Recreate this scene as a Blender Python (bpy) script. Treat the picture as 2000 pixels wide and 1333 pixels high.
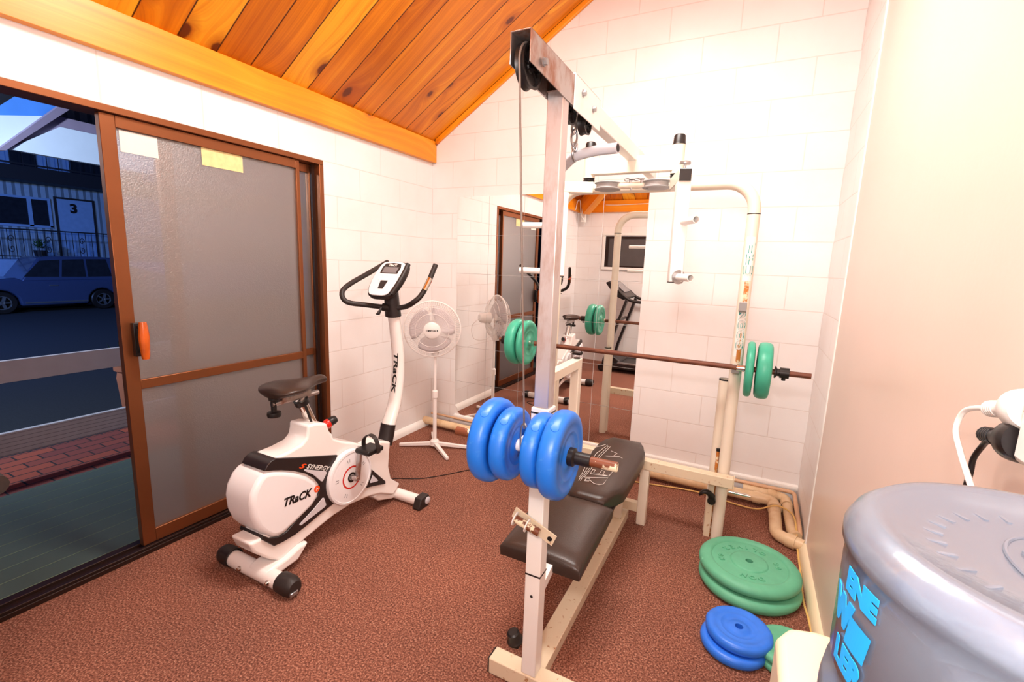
import bpy, bmesh, math, random
from mathutils import Vector, Matrix
random.seed(7)
PI = math.pi
SC = bpy.context.scene
COL = SC.collection
for o in list(bpy.data.objects): bpy.data.objects.remove(o)

# ------------------------------------------------------------------ camera
CAM = Vector((2.41579932, -3.2136145, 1.41865489))
CR = Vector((0.88816353, 0.45820764, 0.03480372))
CU = Vector((-0.10609334, 0.13077376, 0.98571924))
CF = Vector((-0.44711268, 0.87917233, -0.16476126))
cd = bpy.data.cameras.new('camera'); cd.sensor_width = 36; cd.lens = 16.30806; cd.clip_start = .02; cd.clip_end = 200
cam = bpy.data.objects.new('camera', cd); COL.objects.link(cam)
m = Matrix(((CR.x, CU.x, -CF.x, CAM.x), (CR.y, CU.y, -CF.y, CAM.y), (CR.z, CU.z, -CF.z, CAM.z), (0, 0, 0, 1)))
cam.matrix_world = m
SC.camera = cam

def P(u, v, ax, val):
    """world point seen at photo pixel (u, v) on the plane ax = val"""
    d = CF + (u - 1000) / 906.0036 * CR - (v - 666.5) / 906.0036 * CU
    i = 'xyz'.index(ax); t = (val - CAM[i]) / d[i]
    return CAM + d * t

# ------------------------------------------------------------------ world, lights, exposure
SC.view_settings.view_transform = 'Standard'; SC.view_settings.look = 'None'
SC.view_settings.gamma = 1; SC.view_settings.use_curve_mapping = False
SC.view_settings.exposure = 0.0
w = bpy.data.worlds.new('dusk'); SC.world = w; w.use_nodes = True
bg = w.node_tree.nodes['Background']; bg.inputs[0].default_value = (0.02, 0.06, 0.30, 1); bg.inputs[1].default_value = 0.3

def area(name, loc, target, size, power, color, size_y=None, spread=PI):
    l = bpy.data.lights.new(name, 'AREA'); l.energy = power; l.color = color; l.size = size; l.spread = spread
    if size_y: l.shape = 'RECTANGLE'; l.size_y = size_y
    o = bpy.data.objects.new(name, l); COL.objects.link(o); o.location = loc
    o.rotation_euler = (Vector(target) - Vector(loc)).to_track_quat('-Z', 'Y').to_euler()
    return o
def pointl(name, loc, rad, power, color):
    l = bpy.data.lights.new(name, 'POINT'); l.energy = power; l.color = color; l.shadow_soft_size = rad
    o = bpy.data.objects.new(name, l); COL.objects.link(o); o.location = loc
    return o
pointl('camera_flash', (2.36, -3.42, 1.86), .07, 50, (1, .95, .93))
area('ceiling_lamp_light', (1.75, -1.75, 3.1), (1.7, -1.5, 0), .9, 78, (1, .94, .88), .5)
area('added_building_fill', (-9.5, -5.0, 3.8), (-18, 4, 1), .4, 900, (.16, .34, 1))  # cool fill added to bring out the motel and car, no fixture there
area('added_porch_fill', (-3.2, -4.4, 2.4), (-5.2, -1.2, 2.5), .3, 480, (.62, .78, 1))  # added fill aimed at the porch panels to brighten them, no fixture modelled

# ------------------------------------------------------------------ materials
def srgb(r, g, b):
    f = lambda c: (c / 255 / 12.92) if c / 255 <= .04045 else ((c / 255 + .055) / 1.055) ** 2.4
    return (f(r), f(g), f(b), 1)
class NT:
    def __init__(s, name):
        s.m = bpy.data.materials.new(name); s.m.use_nodes = True; s.t = s.m.node_tree; s.n = s.t.nodes; s.l = s.t.links
        s.b = s.n['Principled BSDF']; s.out = s.n['Material Output']
    def add(s, typ, **kw):
        n = s.n.new(typ)
        for k, v in kw.items():
            if k.startswith('i_'):
                key = k[2:].replace('_', ' ')
                n.inputs[key].default_value = v
            else: setattr(n, k, v)
        return n
    def link(s, a, b): s.l.new(a, b)
    def ramp(s, src, stops, interp='LINEAR'):
        r = s.n.new('ShaderNodeValToRGB'); e = r.color_ramp.elements; r.color_ramp.interpolation = interp
        while len(e) < len(stops): e.new(.5)
        for i, (p, c) in enumerate(stops): e[i].position = p; e[i].color = c
        s.link(src, r.inputs[0]); return r.outputs[0]
    def math(s, op, a, b=None, c=None):
        n = s.n.new('ShaderNodeMath'); n.operation = op
        for i, x in enumerate((a, b, c)):
            if x is None: continue
            if isinstance(x, (int, float)): n.inputs[i].default_value = x
            else: s.link(x, n.inputs[i])
        return n.outputs[0]
    def mix(s, fac, a, b, mode='MIX'):
        n = s.n.new('ShaderNodeMix'); n.data_type = 'RGBA'; n.blend_type = mode
        for i, x in ((0, fac), (6, a), (7, b)):
            if isinstance(x, (int, float)): n.inputs[i].default_value = x
            elif isinstance(x, tuple): n.inputs[i].default_value = x
            else: s.link(x, n.inputs[i])
        return n.outputs[2]
    def bump(s, h, strength=.3, dist=.01):
        n = s.add('ShaderNodeBump'); n.inputs['Strength'].default_value = strength; n.inputs['Distance'].default_value = dist
        s.link(h, n.inputs['Height']); s.link(n.outputs[0], s.b.inputs['Normal']); return n

def simple(name, col, rough=.5, metal=0, var=.06, scale=8, bump=0, bscale=200, coat=0, spec=.5, trans=0, ior=1.45, alpha=1):
    t = NT(name)
    tc = t.add('ShaderNodeTexCoord')
    nz = t.add('ShaderNodeTexNoise'); nz.inputs['Scale'].default_value = scale; nz.inputs['Detail'].default_value = 4
    t.link(tc.outputs['Object'], nz.inputs['Vector'])
    dark = tuple(c * (1 - var) for c in col[:3]) + (1,); lite = tuple(min(1, c * (1 + var)) for c in col[:3]) + (1,)
    t.link(t.ramp(nz.outputs[0], [(.3, dark), (.7, lite)]), t.b.inputs['Base Color'])
    t.b.inputs['Roughness'].default_value = rough; t.b.inputs['Metallic'].default_value = metal
    t.b.inputs['Specular IOR Level'].default_value = spec; t.b.inputs['Coat Weight'].default_value = coat
    t.b.inputs['Transmission Weight'].default_value = trans; t.b.inputs['IOR'].default_value = ior
    if bump:
        n2 = t.add('ShaderNodeTexNoise'); n2.inputs['Scale'].default_value = bscale; n2.inputs['Detail'].default_value = 3
        t.link(tc.outputs['Object'], n2.inputs['Vector']); t.bump(n2.outputs[0], bump, .002)
    return t.m
def patchy(name, base, patch, lo=.52, hi=.58, scale=12, stretch=(1, 1, 1), rough=.45, metal=0, pmetal=0, prough=.8):
    """paint with worn patches (rust, chips)"""
    t = NT(name)
    tc = t.add('ShaderNodeTexCoord'); mp = t.add('ShaderNodeMapping'); mp.inputs['Scale'].default_value = stretch
    t.link(tc.outputs['Object'], mp.inputs[0])
    nz = t.add('ShaderNodeTexNoise'); nz.inputs['Scale'].default_value = scale; nz.inputs['Detail'].default_value = 6; nz.inputs['Roughness'].default_value = .65
    t.link(mp.outputs[0], nz.inputs['Vector'])
    f = t.ramp(nz.outputs[0], [(lo, (0, 0, 0, 1)), (hi, (1, 1, 1, 1))])
    n2 = t.add('ShaderNodeTexNoise'); n2.inputs['Scale'].default_value = 5; t.link(tc.outputs['Object'], n2.inputs['Vector'])
    b2 = t.mix(n2.outputs[0], tuple(c * .9 for c in base[:3]) + (1,), base)
    t.link(t.mix(f, b2, patch), t.b.inputs['Base Color'])
    t.link(t.math('MULTIPLY_ADD', f, prough - rough, rough), t.b.inputs['Roughness'])
    t.link(t.math('MULTIPLY_ADD', f, pmetal - metal, metal), t.b.inputs['Metallic'])
    return t.m

WHITE = srgb(238, 232, 226)
def block_wall(name, axis):
    t = NT(name)
    tc = t.add('ShaderNodeTexCoord'); sp = t.add('ShaderNodeSeparateXYZ'); cb = t.add('ShaderNodeCombineXYZ')
    t.link(tc.outputs['Object'], sp.inputs[0]); t.link(sp.outputs['XYZ'.index(axis)], cb.inputs[0]); t.link(sp.outputs[2], cb.inputs[1])
    br = t.add('ShaderNodeTexBrick'); br.offset = .5
    for k, v in {'Scale': 1, 'Mortar Size': .0032, 'Mortar Smooth': .35, 'Brick Width': .4, 'Row Height': .2, 'Bias': 0}.items(): br.inputs[k].default_value = v
    t.link(cb.outputs[0], br.inputs['Vector'])
    nz = t.add('ShaderNodeTexNoise'); nz.inputs['Scale'].default_value = 2.2; nz.inputs['Detail'].default_value = 5
    t.link(tc.outputs['Object'], nz.inputs['Vector'])
    base = t.ramp(nz.outputs[0], [(.3, srgb(235, 229, 227)), (.7, srgb(243, 240, 239))])
    t.link(t.mix(t.math('MULTIPLY', br.outputs['Fac'], .34), base, srgb(206, 186, 174)), t.b.inputs['Base Color'])
    n2 = t.add('ShaderNodeTexNoise'); n2.inputs['Scale'].default_value = 90; n2.inputs['Detail'].default_value = 4
    t.link(tc.outputs['Object'], n2.inputs['Vector'])
    h = t.math('SUBTRACT', t.math('MULTIPLY', n2.outputs[0], .12), br.outputs['Fac'])
    t.b.inputs['Roughness'].default_value = .42
    t.bump(h, .45, .004)
    return t.m
def wood(name, light, mid, dark, board=.171, knots=1.0, rough=.35, tone=.35):
    """stained pine boards; UV u runs along the boards, v across, in metres"""
    t = NT(name)
    uv = t.add('ShaderNodeUVMap'); sp = t.add('ShaderNodeSeparateXYZ'); t.link(uv.outputs[0], sp.inputs[0])
    u, v = sp.outputs[0], sp.outputs[1]
    vb = t.math('DIVIDE', v, board); idx = t.math('FLOOR', vb); fr = t.math('FRACT', vb)
    wn = t.add('ShaderNodeTexWhiteNoise', noise_dimensions='1D'); t.link(idx, wn.inputs['W'])
    rnd = wn.outputs['Value']
    uo = t.math('MULTIPLY_ADD', rnd, 17.3, u)
    cb = t.add('ShaderNodeCombineXYZ'); t.link(uo, cb.inputs[0]); t.link(v, cb.inputs[1]); t.link(rnd, cb.inputs[2])
    # knots: some voronoi cells carry one
    mp = t.add('ShaderNodeMapping'); mp.inputs['Scale'].default_value = (1.35, 4.4, 0); t.link(cb.outputs[0], mp.inputs[0])
    vo = t.add('ShaderNodeTexVoronoi'); vo.voronoi_dimensions = '2D'; vo.inputs['Scale'].default_value = 1; vo.inputs['Randomness'].default_value = .85
    t.link(mp.outputs[0], vo.inputs['Vector'])
    sc_ = t.add('ShaderNodeSeparateColor'); t.link(vo.outputs['Color'], sc_.inputs[0])
    has = t.math('GREATER_THAN', sc_.outputs[0], .42)
    df_ = t.add('ShaderNodeVectorMath', operation='SUBTRACT'); t.link(mp.outputs[0], df_.inputs[0]); t.link(vo.outputs['Position'], df_.inputs[1])
    dv_ = t.add('ShaderNodeVectorMath', operation='MULTIPLY'); t.link(df_.outputs[0], dv_.inputs[0]); dv_.inputs[1].default_value = (.6 / 1.35, 1 / 4.4, 0)
    ln_ = t.add('ShaderNodeVectorMath', operation='LENGTH'); t.link(dv_.outputs[0], ln_.inputs[0])
    wob = t.add('ShaderNodeTexNoise'); wob.inputs['Scale'].default_value = 30; t.link(cb.outputs[0], wob.inputs['Vector'])
    dm = t.math('ADD', ln_.outputs['Value'], t.math('MULTIPLY', t.math('SUBTRACT', wob.outputs[0], .5), .012))
    dm = t.math('ADD', dm, t.math('MULTIPLY', t.math('SUBTRACT', sc_.outputs[1], .5), -.012))
    d = t.math('ADD', dm, t.math('MULTIPLY', t.math('SUBTRACT', 1.0, has), 5.0))
    ring = t.math('POWER', 2.7182, t.math('MULTIPLY', d, -22.0))
    # long grain lines that swing round the knots
    m1 = t.add('ShaderNodeMapping'); m1.inputs['Scale'].default_value = (.9, 26, 1)
    gv = t.add('ShaderNodeCombineXYZ'); t.link(uo, gv.inputs[0]); t.link(t.math('ADD', v, t.math('MULTIPLY', ring, .16)), gv.inputs[1]); t.link(t.math('MULTIPLY', rnd, 9), gv.inputs[2])
    t.link(gv.outputs[0], m1.inputs[0])
    g1 = t.add('ShaderNodeTexNoise'); g1.inputs['Scale'].default_value = 1; g1.inputs['Detail'].default_value = 3; t.link(m1.outputs[0], g1.inputs['Vector'])
    m2 = t.add('ShaderNodeMapping'); m2.inputs['Scale'].default_value = (1.5, 150, 1); t.link(gv.outputs[0], m2.inputs[0])
    g2 = t.add('ShaderNodeTexNoise'); g2.inputs['Scale'].default_value = 1; g2.inputs['Detail'].default_value = 4; t.link(m2.outputs[0], g2.inputs['Vector'])
    g3 = t.add('ShaderNodeTexNoise'); g3.inputs['Scale'].default_value = 2.2; g3.inputs['Detail'].default_value = 2; t.link(cb.outputs[0], g3.inputs['Vector'])
    f = t.math('ADD', t.math('MULTIPLY', g1.outputs[0], .5), t.math('MULTIPLY', g2.outputs[0], .25))
    f = t.math('ADD', f, t.math('MULTIPLY', g3.outputs[0], .3))
    f = t.math('ADD', f, t.math('MULTIPLY', t.math('SUBTRACT', rnd, .5), tone))
    c = t.ramp(f, [(.3, light), (.52, mid), (.8, dark)])
    k1 = t.ramp(d, [(.009 * knots, (1, 1, 1, 1)), (.014 * knots + .001, (0, 0, 0, 1))])
    halo = t.ramp(d, [(.016 * knots, (.6, .6, .6, 1)), (.034 * knots + .004, (0, 0, 0, 1))])
    c = t.mix(halo, c, dark)
    c = t.mix(k1, c, srgb(104, 42, 8))
    if board < 5:
        e = t.math('ABSOLUTE', t.math('SUBTRACT', fr, .5))
        seam = t.ramp(e, [(.476, (0, 0, 0, 1)), (.492, (1, 1, 1, 1))])
        c = t.mix(seam, c, srgb(70, 26, 4))
        t.bump(t.math('MULTIPLY', seam, -1), .6, .006)
    t.link(c, t.b.inputs['Base Color']); t.b.inputs['Roughness'].default_value = rough
    return t.m

M = {}
M['wall_y'] = block_wall('painted_blockwork_side', 'Y')
M['wall_x'] = block_wall('painted_blockwork_end', 'X')
M['plaster'] = simple('painted_panel', srgb(224, 201, 188), .3, var=.02, scale=3, bump=.12, bscale=60)
M['ceil'] = wood('ceiling_pine', srgb(248, 178, 40), srgb(224, 130, 12), srgb(172, 80, 6), tone=.34, knots=1.7)
M['beam'] = wood('beam_pine', srgb(250, 172, 48), srgb(240, 146, 20), srgb(206, 104, 8), board=50, knots=1.1, tone=0)
M['white'] = simple('gym_cream_paint', srgb(236, 226, 208), .32, var=.03)
M['whiter'] = simple('gym_white_paint', srgb(242, 240, 236), .3, var=.02)
M['rustywhite'] = patchy('cream_paint_rust_spots', srgb(228, 212, 184), srgb(170, 116, 66), .6, .68, 38)
M['steel'] = patchy('worn_chrome', srgb(196, 190, 188), srgb(150, 110, 92), .5, .66, 14, (1, 1, .5), .28, .95, .6, .5)
M['steelrust'] = patchy('rusty_front_chrome', srgb(214, 208, 208), srgb(168, 134, 118), .48, .7, 9, (1, 1, .35), .42, .75, .5, .5)
M['zinc'] = simple('zinc', srgb(170, 172, 175), .3, .9)
M['greypaint'] = simple('grey_hook_paint', srgb(160, 158, 158), .4)
M['chrome'] = simple('chrome', srgb(225, 220, 215), .12, 1)
M['rust'] = patchy('rusty_bar', srgb(110, 66, 50), srgb(150, 92, 60), .5, .7, 60, (.2, 1, 1), .5, .35)
M['rustpatch'] = patchy('rust_stain', srgb(196, 120, 46), srgb(235, 222, 190), .5, .6, 30)
M['peel'] = patchy('peeling_sleeve', srgb(118, 62, 34), srgb(235, 222, 190), .5, .53, 26, (1, 1, 1), .5)
M['black'] = simple('black_plastic', srgb(26, 22, 22), .4, var=.2)
M['blacksoft'] = simple('black_rubber_grip', srgb(40, 32, 30), .5, var=.15, bump=.2)
M['vinyl'] = simple('black_vinyl', srgb(52, 38, 32), .34, var=.1, bump=.25, bscale=260)
M['green'] = simple('green_plastic', srgb(66, 172, 142), .38, var=.08, scale=20, bump=.1)
M['greenfloor'] = simple('green_floor_plastic', srgb(96, 178, 142), .5, var=.07, scale=20, bump=.1)
M['blue'] = patchy('blue_plastic', srgb(30, 118, 226), srgb(90, 160, 232), .58, .8, 30, (1, 1, 1), .35)
M['bluefloor'] = simple('blue_floor_plastic', srgb(46, 120, 235), .36, var=.08, scale=20)
M['bikewhite'] = simple('bike_white_plastic', srgb(236, 232, 234), .28, var=.015)
M['bikeframe'] = simple('bike_white_paint', srgb(240, 232, 228), .22, var=.015, coat=.3)
M['bikeblack'] = simple('bike_charcoal_plastic', srgb(38, 30, 30), .35, var=.08)
M['silverinsert'] = simple('bike_silver_insert', srgb(205, 200, 205), .35, var=.03)
M['orange'] = simple('orange_print', srgb(240, 80, 24), .4, var=.02)
M['red'] = simple('red_plastic', srgb(200, 34, 22), .3, var=.05)
M['blackprint'] = simple('black_print', srgb(18, 14, 14), .45, var=.02)
M['whiteprint'] = simple('white_print', srgb(225, 220, 215), .45, var=.02)
M['teal'] = simple('teal_print', srgb(40, 160, 150), .5, var=.02)
M['fanwhite'] = simple('fan_white_plastic', srgb(240, 232, 228), .35, var=.02)
M['fanblade'] = simple('fan_blade_plastic', srgb(226, 214, 216), .3, var=.02, trans=.35)
M['bronze'] = simple('bronze_anodised_frame', srgb(138, 84, 52), .36, .75, var=.06, scale=4)
M['bronzedark'] = simple('dark_bronze_channel', srgb(44, 27, 22), .45, .3, var=.1)
M['gripwood'] = simple('varnished_orange_wood', srgb(196, 88, 22), .25, var=.2, scale=14, coat=.4)
M['paperw'] = simple('white_paper', srgb(232, 228, 220), .8, var=.03)
M['paperc'] = simple('cream_paper', srgb(232, 212, 152), .8, var=.1, scale=40)
M['pvc'] = patchy('cream_pvc', srgb(232, 204, 164), srgb(206, 168, 124), .5, .75, 9, (1, 1, 1), .35)
M['pvcbrown'] = simple('tan_copper_pipe_paint', srgb(214, 172, 136), .4, var=.08)
M['yellowcord'] = simple('yellow_cord', srgb(226, 186, 112), .5)
M['blackcord'] = simple('black_cord', srgb(24, 20, 22), .35)
M['whitecord'] = simple('white_cord', srgb(242, 240, 236), .3, var=.01)
M['cooler'] = simple('cream_cooler_plastic', srgb(238, 222, 188), .35, var=.02)
M['coolerside'] = simple('tan_cooler_plastic', srgb(222, 188, 156), .35, var=.02)
M['labelblue'] = simple('blue_bottle_print', srgb(30, 170, 250), .5, var=.04)
M['darkwindow'] = simple('dark_window_glass', srgb(30, 32, 38), .08, 0, var=.2)
M['cable'] = simple('steel_cable', srgb(120, 108, 100), .55, .2)
M['lcd'] = simple('grey_lcd', srgb(120, 116, 118), .2, var=.05)

def carpet():
    t = NT('rust_brown_carpet'); tc = t.add('ShaderNodeTexCoord')
    def nz(sc, det=3):
        n = t.add('ShaderNodeTexNoise'); n.inputs['Scale'].default_value = sc; n.inputs['Detail'].default_value = det; t.link(tc.outputs['Object'], n.inputs['Vector']); return n.outputs[0]
    base = t.ramp(nz(150, 5), [(.32, srgb(82, 50, 40)), (.5, srgb(132, 85, 69)), (.68, srgb(184, 132, 110))])
    blot = t.ramp(nz(1.6, 5), [(.35, (.82, .82, .84, 1)), (.65, (1.04, 1, .98, 1))])
    c = t.mix(1.0, base, blot, 'MULTIPLY')
    vo = t.add('ShaderNodeTexVoronoi'); vo.inputs['Scale'].default_value = 75; t.link(tc.outputs['Object'], vo.inputs['Vector'])
    fl = t.ramp(vo.outputs['Distance'], [(.10, (1, 1, 1, 1)), (.16, (0, 0, 0, 1))])
    c = t.mix(t.math('MULTIPLY', fl, .5), c, srgb(226, 186, 156))
    t.link(c, t.b.inputs['Base Color']); t.b.inputs['Roughness'].default_value = .95; t.b.inputs['Specular IOR Level'].default_value = .15
    t.bump(nz(190, 4), .6, .005)
    return t.m
M['carpet'] = carpet()
def mirror():
    t = NT('mirror_glass'); t.b.inputs['Metallic'].default_value = 1; t.b.inputs['Roughness'].default_value = 0.0
    t.b.inputs['Base Color'].default_value = (.90, .90, .885, 1); return t.m
M['mirror'] = mirror()
def frosted():
    t = NT('frosted_glass'); tc = t.add('ShaderNodeTexCoord')
    n = t.add('ShaderNodeTexNoise'); n.inputs['Scale'].default_value = 170; n.inputs['Detail'].default_value = 3; t.link(tc.outputs['Object'], n.inputs['Vector'])
    bmp = t.add('ShaderNodeBump'); bmp.inputs['Strength'].default_value = .55; bmp.inputs['Distance'].default_value = .004; t.link(n.outputs[0], bmp.inputs['Height'])
    tr = t.add('ShaderNodeBsdfTransparent'); tr.inputs[0].default_value = (.85, .85, .86, 1)
    gl = t.add('ShaderNodeBsdfGlossy'); gl.inputs[0].default_value = (.60, .585, .58, 1); gl.inputs['Roughness'].default_value = .42; t.link(bmp.outputs[0], gl.inputs['Normal'])
    df = t.add('ShaderNodeBsdfDiffuse'); df.inputs[0].default_value = srgb(200, 190, 186)
    rf = t.add('ShaderNodeBsdfRefraction'); rf.inputs[0].default_value = (.9, .9, .9, 1); rf.inputs['Roughness'].default_value = .35; rf.inputs['IOR'].default_value = 1.05
    m1 = t.add('ShaderNodeMixShader'); m1.inputs[0].default_value = .17; t.link(gl.outputs[0], m1.inputs[1]); t.link(df.outputs[0], m1.inputs[2])
    m2 = t.add('ShaderNodeMixShader'); m2.inputs[0].default_value = .22; t.link(tr.outputs[0], m2.inputs[1]); t.link(rf.outputs[0], m2.inputs[2])
    m3 = t.add('ShaderNodeMixShader'); m3.inputs[0].default_value = .64; t.link(m1.outputs[0], m3.inputs[1]); t.link(m2.outputs[0], m3.inputs[2])
    t.link(m3.outputs[0], t.out.inputs[0]); return t.m
M['frost'] = frosted()
def bottlemat():
    t = NT('blue_tinted_bottle_plastic'); tc = t.add('ShaderNodeTexCoord')
    n = t.add('ShaderNodeTexNoise'); n.inputs['Scale'].default_value = 35; n.inputs['Detail'].default_value = 6; t.link(tc.outputs['Object'], n.inputs['Vector'])
    col = t.ramp(n.outputs[0], [(.3, (.62, .76, .86, 1)), (.7, (.74, .84, .90, 1))])
    tr = t.add('ShaderNodeBsdfTransparent'); t.link(col, tr.inputs[0])
    df = t.add('ShaderNodeBsdfDiffuse'); df.inputs[0].default_value = srgb(192, 204, 226)
    gl = t.add('ShaderNodeBsdfGlossy'); gl.inputs['Roughness'].default_value = .2
    bmp = t.add('ShaderNodeBump'); bmp.inputs['Strength'].default_value = .25; bmp.inputs['Distance'].default_value = .004; t.link(n.outputs[0], bmp.inputs['Height']); t.link(bmp.outputs[0], gl.inputs['Normal'])
    fr = t.add('ShaderNodeFresnel'); fr.inputs[0].default_value = 1.5
    m1 = t.add('ShaderNodeMixShader'); m1.inputs[0].default_value = .27; t.link(tr.outputs[0], m1.inputs[1]); t.link(df.outputs[0], m1.inputs[2])
    m2 = t.add('ShaderNodeMixShader'); t.link(t.math('ADD', fr.outputs[0], .03), m2.inputs[0]); t.link(m1.outputs[0], m2.inputs[1]); t.link(gl.outputs[0], m2.inputs[2])
    t.link(m2.outputs[0], t.out.inputs[0]); return t.m
M['bottle'] = bottlemat()
M['water'] = simple('bottle_water', srgb(150, 205, 228), .03, var=.02, trans=1, ior=1.33)

# ------------------------------------------------------------------ mesh helpers
def frame_of(d):
    d = d.normalized(); a = Vector((0, 0, 1)) if abs(d.z) < .9 else Vector((1, 0, 0))
    x = a.cross(d).normalized(); return x, d.cross(x).normalized(), d
def box(bm, lo, hi, mat4=None):
    x0, y0, z0 = lo; x1, y1, z1 = hi
    vs = [bm.verts.new(v) for v in ((x0, y0, z0), (x1, y0, z0), (x1, y1, z0), (x0, y1, z0), (x0, y0, z1), (x1, y0, z1), (x1, y1, z1), (x0, y1, z1))]
    for f in ((0, 3, 2, 1), (4, 5, 6, 7), (0, 1, 5, 4), (1, 2, 6, 5), (2, 3, 7, 6), (3, 0, 4, 7)): bm.faces.new([vs[i] for i in f])
    if mat4 is not None:
        for v in vs: v.co = mat4 @ v.co
    return vs
def cbox(bm, c, s, mat4=None): return box(bm, [c[i] - s[i] / 2 for i in range(3)], [c[i] + s[i] / 2 for i in range(3)], mat4)
def smooth_path(pts, n=6, closed=False):
    pts = [Vector(p) for p in pts]; out = []; N = len(pts)
    rng = range(N if closed else N - 1)
    for i in rng:
        g = lambda k: pts[k % N] if closed else pts[max(0, min(N - 1, k))]
        p0, p1, p2, p3 = g(i - 1), g(i), g(i + 1), g(i + 2)
        for k in range(n):
            t = k / n
            out.append(.5 * ((2 * p1) + (-p0 + p2) * t + (2 * p0 - 5 * p1 + 4 * p2 - p3) * t * t + (-p0 + 3 * p1 - 3 * p2 + p3) * t ** 3))
    if not closed: out.append(pts[-1])
    return out
def sweep(bm, pts, prof, closed=False, cap=True, up=None):
    """sweep a 2-D profile (list of (a,b) or function of i) along points"""
    pts = [Vector(p) for p in pts]; n = len(pts); rings = []; X = None
    for i, p in enumerate(pts):
        if closed: d = pts[(i + 1) % n] - pts[i - 1]
        else: d = pts[min(i + 1, n - 1)] - pts[max(i - 1, 0)]
        d.normalize()
        if X is None:
            if up is not None: X = up.cross(d).normalized()
            else: X = frame_of(d)[0]
        else:
            X = (X - d * X.dot(d)).normalized()
        Y = d.cross(X)
        pr = prof(i / (n - 1)) if callable(prof) else prof
        rings.append([bm.verts.new(p + X * a + Y * b) for a, b in pr])
    k = len(rings[0])
    for i in range(n if closed else n - 1):
        A, B = rings[i], rings[(i + 1) % n]
        for j in range(k): bm.faces.new((A[j], A[(j + 1) % k], B[(j + 1) % k], B[j]))
    if cap and not closed:
        bm.faces.new(rings[0][::-1]); bm.faces.new(rings[-1])
def circ(r, n=16, r2=None): return [(r * math.cos(2 * PI * i / n), (r2 or r) * math.sin(2 * PI * i / n)) for i in range(n)]
def rect(a, b): return [(-a / 2, -b / 2), (a / 2, -b / 2), (a / 2, b / 2), (-a / 2, b / 2)]
def tube(bm, pts, r, n=16, closed=False, cap=True):
    if isinstance(r, (list, tuple)):
        rs = list(r); sweep(bm, pts, lambda t: circ(rs[min(len(rs) - 1, int(round(t * (len(rs) - 1))))], n), closed, cap)
    else: sweep(bm, pts, circ(r, n), closed, cap)
def pipe(bm, a, b, r, wall=.003, n=20):
    """open-ended hollow tube"""
    a, b = Vector(a), Vector(b); X, Y, D = frame_of(b - a); R = []
    for p, rr in ((a, r), (b, r), (b, r - wall), (a, r - wall)):
        R.append([bm.verts.new(p + X * (rr * math.cos(2 * PI * i / n)) + Y * (rr * math.sin(2 * PI * i / n))) for i in range(n)])
    for q in range(4):
        A, B = R[q], R[(q + 1) % 4]
        for j in range(n): bm.faces.new((A[j], A[(j + 1) % n], B[(j + 1) % n], B[j]))
def lathe(bm, prof, loc=(0, 0, 0), axis=(0, 0, 1), n=32, spin=0):
    X, Y, D = frame_of(Vector(axis)); loc = Vector(loc); rings = []
    for r, z in prof:
        if r < 1e-6: rings.append([bm.verts.new(loc + D * z)])
        else: rings.append([bm.verts.new(loc + D * z + X * (r * math.cos(2 * PI * i / n + spin)) + Y * (r * math.sin(2 * PI * i / n + spin))) for i in range(n)])
    for A, B in zip(rings, rings[1:]):
        for j in range(n):
            a, b = A[j % len(A)], A[(j + 1) % len(A)]; c, d = B[(j + 1) % len(B)], B[j % len(B)]
            q = []
            for vv in (a, b, c, d):
                if vv not in q: q.append(vv)
            if len(q) > 2:
                try: bm.faces.new(q)
                except ValueError: pass
def prism(bm, poly, ax, a, b):
    """extrude polygon (2-D points in the two other axes) from ax=a to ax=b"""
    def mk(p, t):
        return {'x': (t, p[0], p[1]), 'y': (p[0], t, p[1]), 'z': (p[0], p[1], t)}[ax]
    A = [bm.verts.new(mk(p, a)) for p in poly]; B = [bm.verts.new(mk(p, b)) for p in poly]; n = len(poly)
    bm.faces.new(A[::-1]); bm.faces.new(B)
    for i in range(n): bm.faces.new((A[i], A[(i + 1) % n], B[(i + 1) % n], B[i]))
def origin_of(p):
    v = Vector((0, 0, 0))
    while p is not None: v += p.location; p = p.parent
    return v
def obj(name, bm, mt, parent=None, bevel=0, smooth=True, sub=0, angle=40, kind=None, label=None, seg=2, merge=False):
    if merge: bmesh.ops.remove_doubles(bm, verts=bm.verts, dist=1e-5)
    bmesh.ops.recalc_face_normals(bm, faces=bm.faces)
    o0 = origin_of(parent)
    for v in bm.verts: v.co -= o0
    me = bpy.data.meshes.new(name); 
    if smooth:
        for f in bm.faces: f.smooth = True
        for e in bm.edges:
            if len(e.link_faces) == 2:
                if e.calc_face_angle(0) > math.radians(angle): e.smooth = False
    bm.to_mesh(me); bm.free()
    o = bpy.data.objects.new(name, me); COL.objects.link(o)
    if isinstance(mt, (list, tuple)):
        for q in mt: me.materials.append(q)
    else: me.materials.append(mt)
    if parent is not None: o.parent = parent
    if bevel:
        b = o.modifiers.new('bevel', 'BEVEL'); b.width = bevel; b.segments = seg; b.limit_method = 'ANGLE'; b.angle_limit = math.radians(35)
    if sub:
        s = o.modifiers.new('sub', 'SUBSURF'); s.levels = sub; s.render_levels = sub
    if kind: o['kind'] = kind
    if label: o['label'] = label
    return o
def thing(name, label, cat, loc=(0, 0, 0), group=None):
    o = bpy.data.objects.new(name, None); COL.objects.link(o); o.location = loc; o.empty_display_size = .05
    o['label'] = label; o['category'] = cat
    if group: o['group'] = group
    return o
def tag(o, label, cat, group=None):
    o['label'] = label; o['category'] = cat
    if group: o['group'] = group
    return o
def BM(): return bmesh.new()
def dup(root, loc, label=None):
    r = root.copy(); COL.objects.link(r); r.location = loc
    if label: r['label'] = label
    for ch in list(root.children):
        c = ch.copy(); COL.objects.link(c); c.parent = r
        for g in list(ch.children):
            d = g.copy(); COL.objects.link(d); d.parent = c
    return r
_tc = {}
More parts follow.
